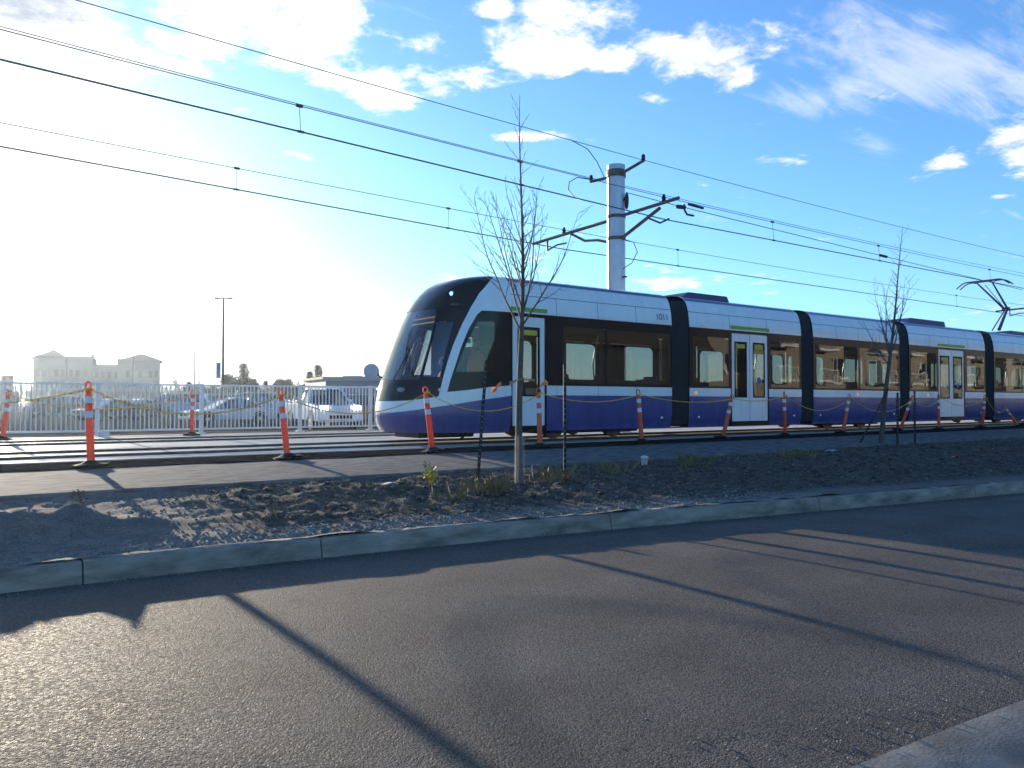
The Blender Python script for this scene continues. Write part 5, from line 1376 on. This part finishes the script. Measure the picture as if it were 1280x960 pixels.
for (px, py, n) in ((608, 600, 130), (690, 588, 60), (560, 600, 40), (760, 580, 50), (860, 570, 60), (990, 570, 60)):
    c = pt(px, py, 9.9 + (px - 600) * .012)
    for i in range(n):
        q = c + Vector((rng.gauss(0, .16), rng.gauss(0, .12), 0)); q.z = soil_z(q.x, q.y) - .01; hgt = rng.uniform(.08, .22); a = rng.uniform(0, 6.28); w = Vector((math.cos(a), math.sin(a), 0)) * .004; l = Vector((rng.uniform(-1, 1), rng.uniform(-1, 1), 0)) * hgt * .8
        b.add([q - w, q + w, q + l * .45 + Vector((0, 0, hgt * .75)) + w * .7, q + l + Vector((0, 0, hgt))], [(0, 1, 2), (0, 2, 3)])
tag(b.build('dry_grass', GRASS, fix=False), 'dry grass tufts in the soil strip', 'grass', kind='stuff')
STN = mat('pebble_stone', (.20, .185, .165), .8, var=.45, scale=4); b = MB()
ico = [(-.53, 0, .85), (.53, 0, .85), (-.53, 0, -.85), (.53, 0, -.85), (0, .85, .53), (0, .85, -.53), (0, -.85, .53), (0, -.85, -.53), (.85, .53, 0), (-.85, .53, 0), (.85, -.53, 0), (-.85, -.53, 0)]
icf = [(0,1,4),(0,4,9),(9,4,5),(4,8,5),(4,1,8),(8,1,10),(8,10,3),(5,8,3),(5,3,2),(2,3,7),(7,3,10),(7,10,6),(7,6,11),(11,6,0),(0,6,1),(6,10,1),(9,11,0),(9,2,11),(9,5,2),(7,11,2)]
for i in range(9500):
    if rng.random() < .70: x = rng.uniform(-3, 9); k = kerb_y(x) + .19; y = k + abs(rng.gauss(0, .38)) if rng.random() < .6 else rng.uniform(k, 9.9)
    else: x = rng.uniform(1, 30); k = kerb_y(x) + .2; y = rng.uniform(k, 9.95)
    if y > 9.95: continue
    s = rng.uniform(.005, .014) if rng.random() < .93 else rng.uniform(.014, .026); z = soil_z(x, y) + s * .3
    b.add([(x + s * v[0] * 1.3 * rng.uniform(.7, 1.2), y + s * v[1] * rng.uniform(.7, 1.2), z + s * v[2] * .75) for v in ico], icf)
for i in range(2600):                                # grit washed against both kerbs
    x = rng.uniform(-3, 16); y = kerb_y(x) - abs(rng.gauss(0, .09)) - .01 if rng.random() < .6 else near_y(x) + abs(rng.gauss(0, .22)); s = rng.uniform(.002, .008)
    b.add([(x + s * v[0], y + s * v[1], .012 + s * (v[2] + .5) * .7) for v in ico], icf)
tag(b.build('pebbles', STN, fix=False), 'small stones and grit in the soil strip and along the kerbs', 'gravel', kind='stuff')
CLOD = mat('soil_clod', (.07, .057, .046), .95, var=.4, scale=10, bump=.01, bscale=40); b = MB()
for i in range(2600):
    x = rng.uniform(2.6, 30); k = kerb_y(x) + .3; y = rng.uniform(k + .55, 9.7); s = min(.05, rng.uniform(.008, .02) / max(.3, rng.random())); z = soil_z(x, y)
    b.add([(x + s * v[0] * rng.uniform(.6, 1.4), y + s * v[1] * rng.uniform(.6, 1.3), z + s * v[2] * .6 * rng.uniform(.7, 1.2)) for v in ico], icf)
tag(b.build('soil_clods', CLOD, smooth=60, fix=False), 'clods of dark earth in the soil strip', 'soil clods', kind='stuff')
def weed(p, n, hgt, m, label, name='weed', spread=.12, leaf=.03):
    e = tag(empty(name, p), label, 'plant'); st_, lf = MB(), MB(); r_ = random.Random(int(p.x * 100))
    for i in range(n):
        a = r_.uniform(0, 6.28); t = Vector((math.cos(a), math.sin(a), 0)) * r_.uniform(.1, 1) * spread; hh = hgt * r_.uniform(.5, 1)
        pts = [Vector((0, 0, -.02)), t * .4 + Vector((0, 0, hh * .55)), t + Vector((0, 0, hh))]; st_.tube(pts, [.004, .003, .002], 5)
        for k in range(5):
            q = pts[1].lerp(pts[2], k / 4); d = Vector((r_.uniform(-1, 1), r_.uniform(-1, 1), r_.uniform(-.2, .8))).normalized(); u = d.orthogonal().normalized(); s = leaf * r_.uniform(.6, 1.2)
            lf.add([q, q + d * s * .6 + u * s * .4, q + d * s * 1.3, q + d * s * .6 - u * s * .4], [(0, 1, 2, 3)])
    st_.build('stem', TWIG, e, 60); lf.build('leaves', m, e, fix=False); return e
weed(pt(541, 606, 10.1), 9, .24, LEAFY, 'small weed with bright yellow leaves left of the nearer tree', leaf=.055)
DRYL = mat('dry_brown_leaf', (.07, .05, .04), .8, var=.3)
weed(pt(534, 595, 10.3), 8, .34, DRYL, 'dark dried weed right behind the yellow leaved weed', leaf=.025)
weed(pt(103, 650, 8.15), 9, .20, DRYL, 'spiky dried weed on top of the earth mound at left', spread=.10, leaf=.03)
p = pt(805, 581, 13.2); e = tag(empty('paper_cup', p), 'crumpled white paper cup on the soil right of the nearer tree', 'cup'); b = MB(); b.lathe([(.045, -.01), (.05, .05), (.062, .13), (.066, .135), (.055, .125), (.04, .01)], n=16); o = b.build('cup', mat('paper_white', (.6, .6, .58), .7), e, 40); o.rotation_euler = (.25, -.2, 0)
p = pt(1193, 571, 15.6); b = MB(); b.grid([[(-.14, -.03, .03), (-.13, .06, .02)], [(-.03, -.04, .055), (-.02, .06, .04)], [(.06, -.05, .03), (.06, .04, .05)], [(.15, -.03, .02), (.14, .04, .015)]])
o = b.build('red_wrapper', mat('wrapper_red', (.5, .06, .03), .5), None, fix=False, loc=p); s = o.modifiers.new('t', 'SOLIDIFY'); s.thickness = .004; tag(o, 'crumpled red wrapper lying on the soil at right', 'litter')
for (px, py, d_, sc, lab) in ((488, 604, 10.0, .09, 'torn pale paper scrap on the soil left of the leaning stake'), (622, 594, 10.6, .08, 'pale scrap of paper beside the nearer tree trunk'), (1040, 566, 16.2, .16, 'grey white plastic scrap on the soil before the third section')):
    p = pt(px, py, d_); b = MB(); b.grid([[(-sc, -sc * .5, .015), (-sc, sc * .5, .01)], [(0, -sc * .6, .035), (0, sc * .6, .03)], [(sc, -sc * .4, .01), (sc, sc * .6, .02)]]); o = b.build('paper_scrap', MATS['paper_white'], None, fix=False, loc=p); s = o.modifiers.new('t', 'SOLIDIFY'); s.thickness = .003; tag(o, lab, 'litter')

# ------------------------------------------------------------------ across the road, mirrored in the tram's windows
AW = mat('apartment_beige', (.25, .215, .17), .85, var=.12, scale=.6); AT = mat('apartment_trim', (.62, .60, .55), .7); AR = mat('apartment_roof', (.10, .09, .085), .9)
ap = tag(empty('apartment_block', (52, -17, .0)), 'beige apartment block with white balconies, mirrored in the tram windows', 'building')
b = MB(); b.box(0, 62, -14, 0, 0, 12.4)
for i in range(4): b.box(4 + i * 16, 11 + i * 16, 0, 1.4, 0, 13.2)
b.build('wall', AW, ap); b = MB(); b.box(-.8, 62.8, -14.8, .8, 12.4, 12.9)
for i in range(4): b.prism([(3 + i * 16, 13.2), (12 + i * 16, 13.2), (7.5 + i * 16, 15.6)], -6, 2.0)
b.build('roof', AR, ap)
for i in range(8):
    for j in range(4):
        x = 2 + i * 8; y = 1.4 if i % 2 == 0 and False else (1.4 if (x - 4) % 16 < 6 and (x + 2 - 4) % 16 < 7 else 0)
        z = .9 + j * 3.0; m = MB(); m.box(x + .2, x + 2.2, y - .05, y + .05, z, z + 1.6); w = m.build('window', WIN, ap); m = MB(); m.box(x + .05, x + .19, y, y + .1, z - .1, z + 1.7); m.box(x + 2.21, x + 2.35, y, y + .1, z - .1, z + 1.7); m.box(x + .05, x + 2.35, y + .0, y + .14, z - .22, z - .11); m.build('frame', AT, w)
        m = MB(); m.box(x + 4.2, x + 6.0, -.05 if True else 0, 1.45 if ((x + 4.2 - 4) % 16) < 7 else .05, z - .5, z + 1.6); w = m.build('balcony_door', WIN, ap)
        m = MB(); y0 = 1.46 if ((x + 4.2 - 4) % 16) < 7 else .06; m.box(x + 3.6, x + 6.8, y0, y0 + 1.5, z - .75, z - .55)
        for k in range(15): m.box(x + 3.62 + k * .222, x + 3.67 + k * .222, y0 + 1.42, y0 + 1.47, z - .55, z + .45)
        m.box(x + 3.6, x + 6.8, y0 + 1.41, y0 + 1.48, z + .45, z + .52); m.build('balcony', AT, ap)
hs = tag(empty('house', (33, -14, 0)), 'darkened house with a gabled roof, mirrored in the tram windows', 'building')
b = MB(); b.box(-12, 15, -10, 0, 0, 5.2); b.build('wall', mat('house_shade_dark', (.03, .034, .038), .85), hs); b = MB(); b.prism([(-12.8, 5.2), (15.8, 5.2), (9, 10.2), (-4, 10.2)], -10.6, .6); b.build('roof', mat('house_roof', (.05, .045, .04), .9), hs)  # wall colour darkened so it mirrors like a building in shade
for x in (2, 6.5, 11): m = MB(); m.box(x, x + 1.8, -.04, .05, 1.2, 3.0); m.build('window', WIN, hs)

# ------------------------------------------------------------------ the air
hz_ = MB(); hz_.box(-3990, 4990, -3990, 5990, -1.3, 17)
h = hz_.build('haze', [], None)
hm = bpy.data.materials.new('haze_air'); hm.use_nodes = True; N = hm.node_tree.nodes; L = hm.node_tree.links; N.clear()
o = N.new('ShaderNodeOutputMaterial'); v = N.new('ShaderNodeVolumePrincipled'); L.new(v.outputs[0], o.inputs['Volume'])
v.inputs['Color'].default_value = (.74, .86, 1, 1); v.inputs['Density'].default_value = HAZE; v.inputs['Anisotropy'].default_value = .72
h.data.materials.append(hm); tag(h, 'thin bright haze in the air', 'haze', kind='stuff')
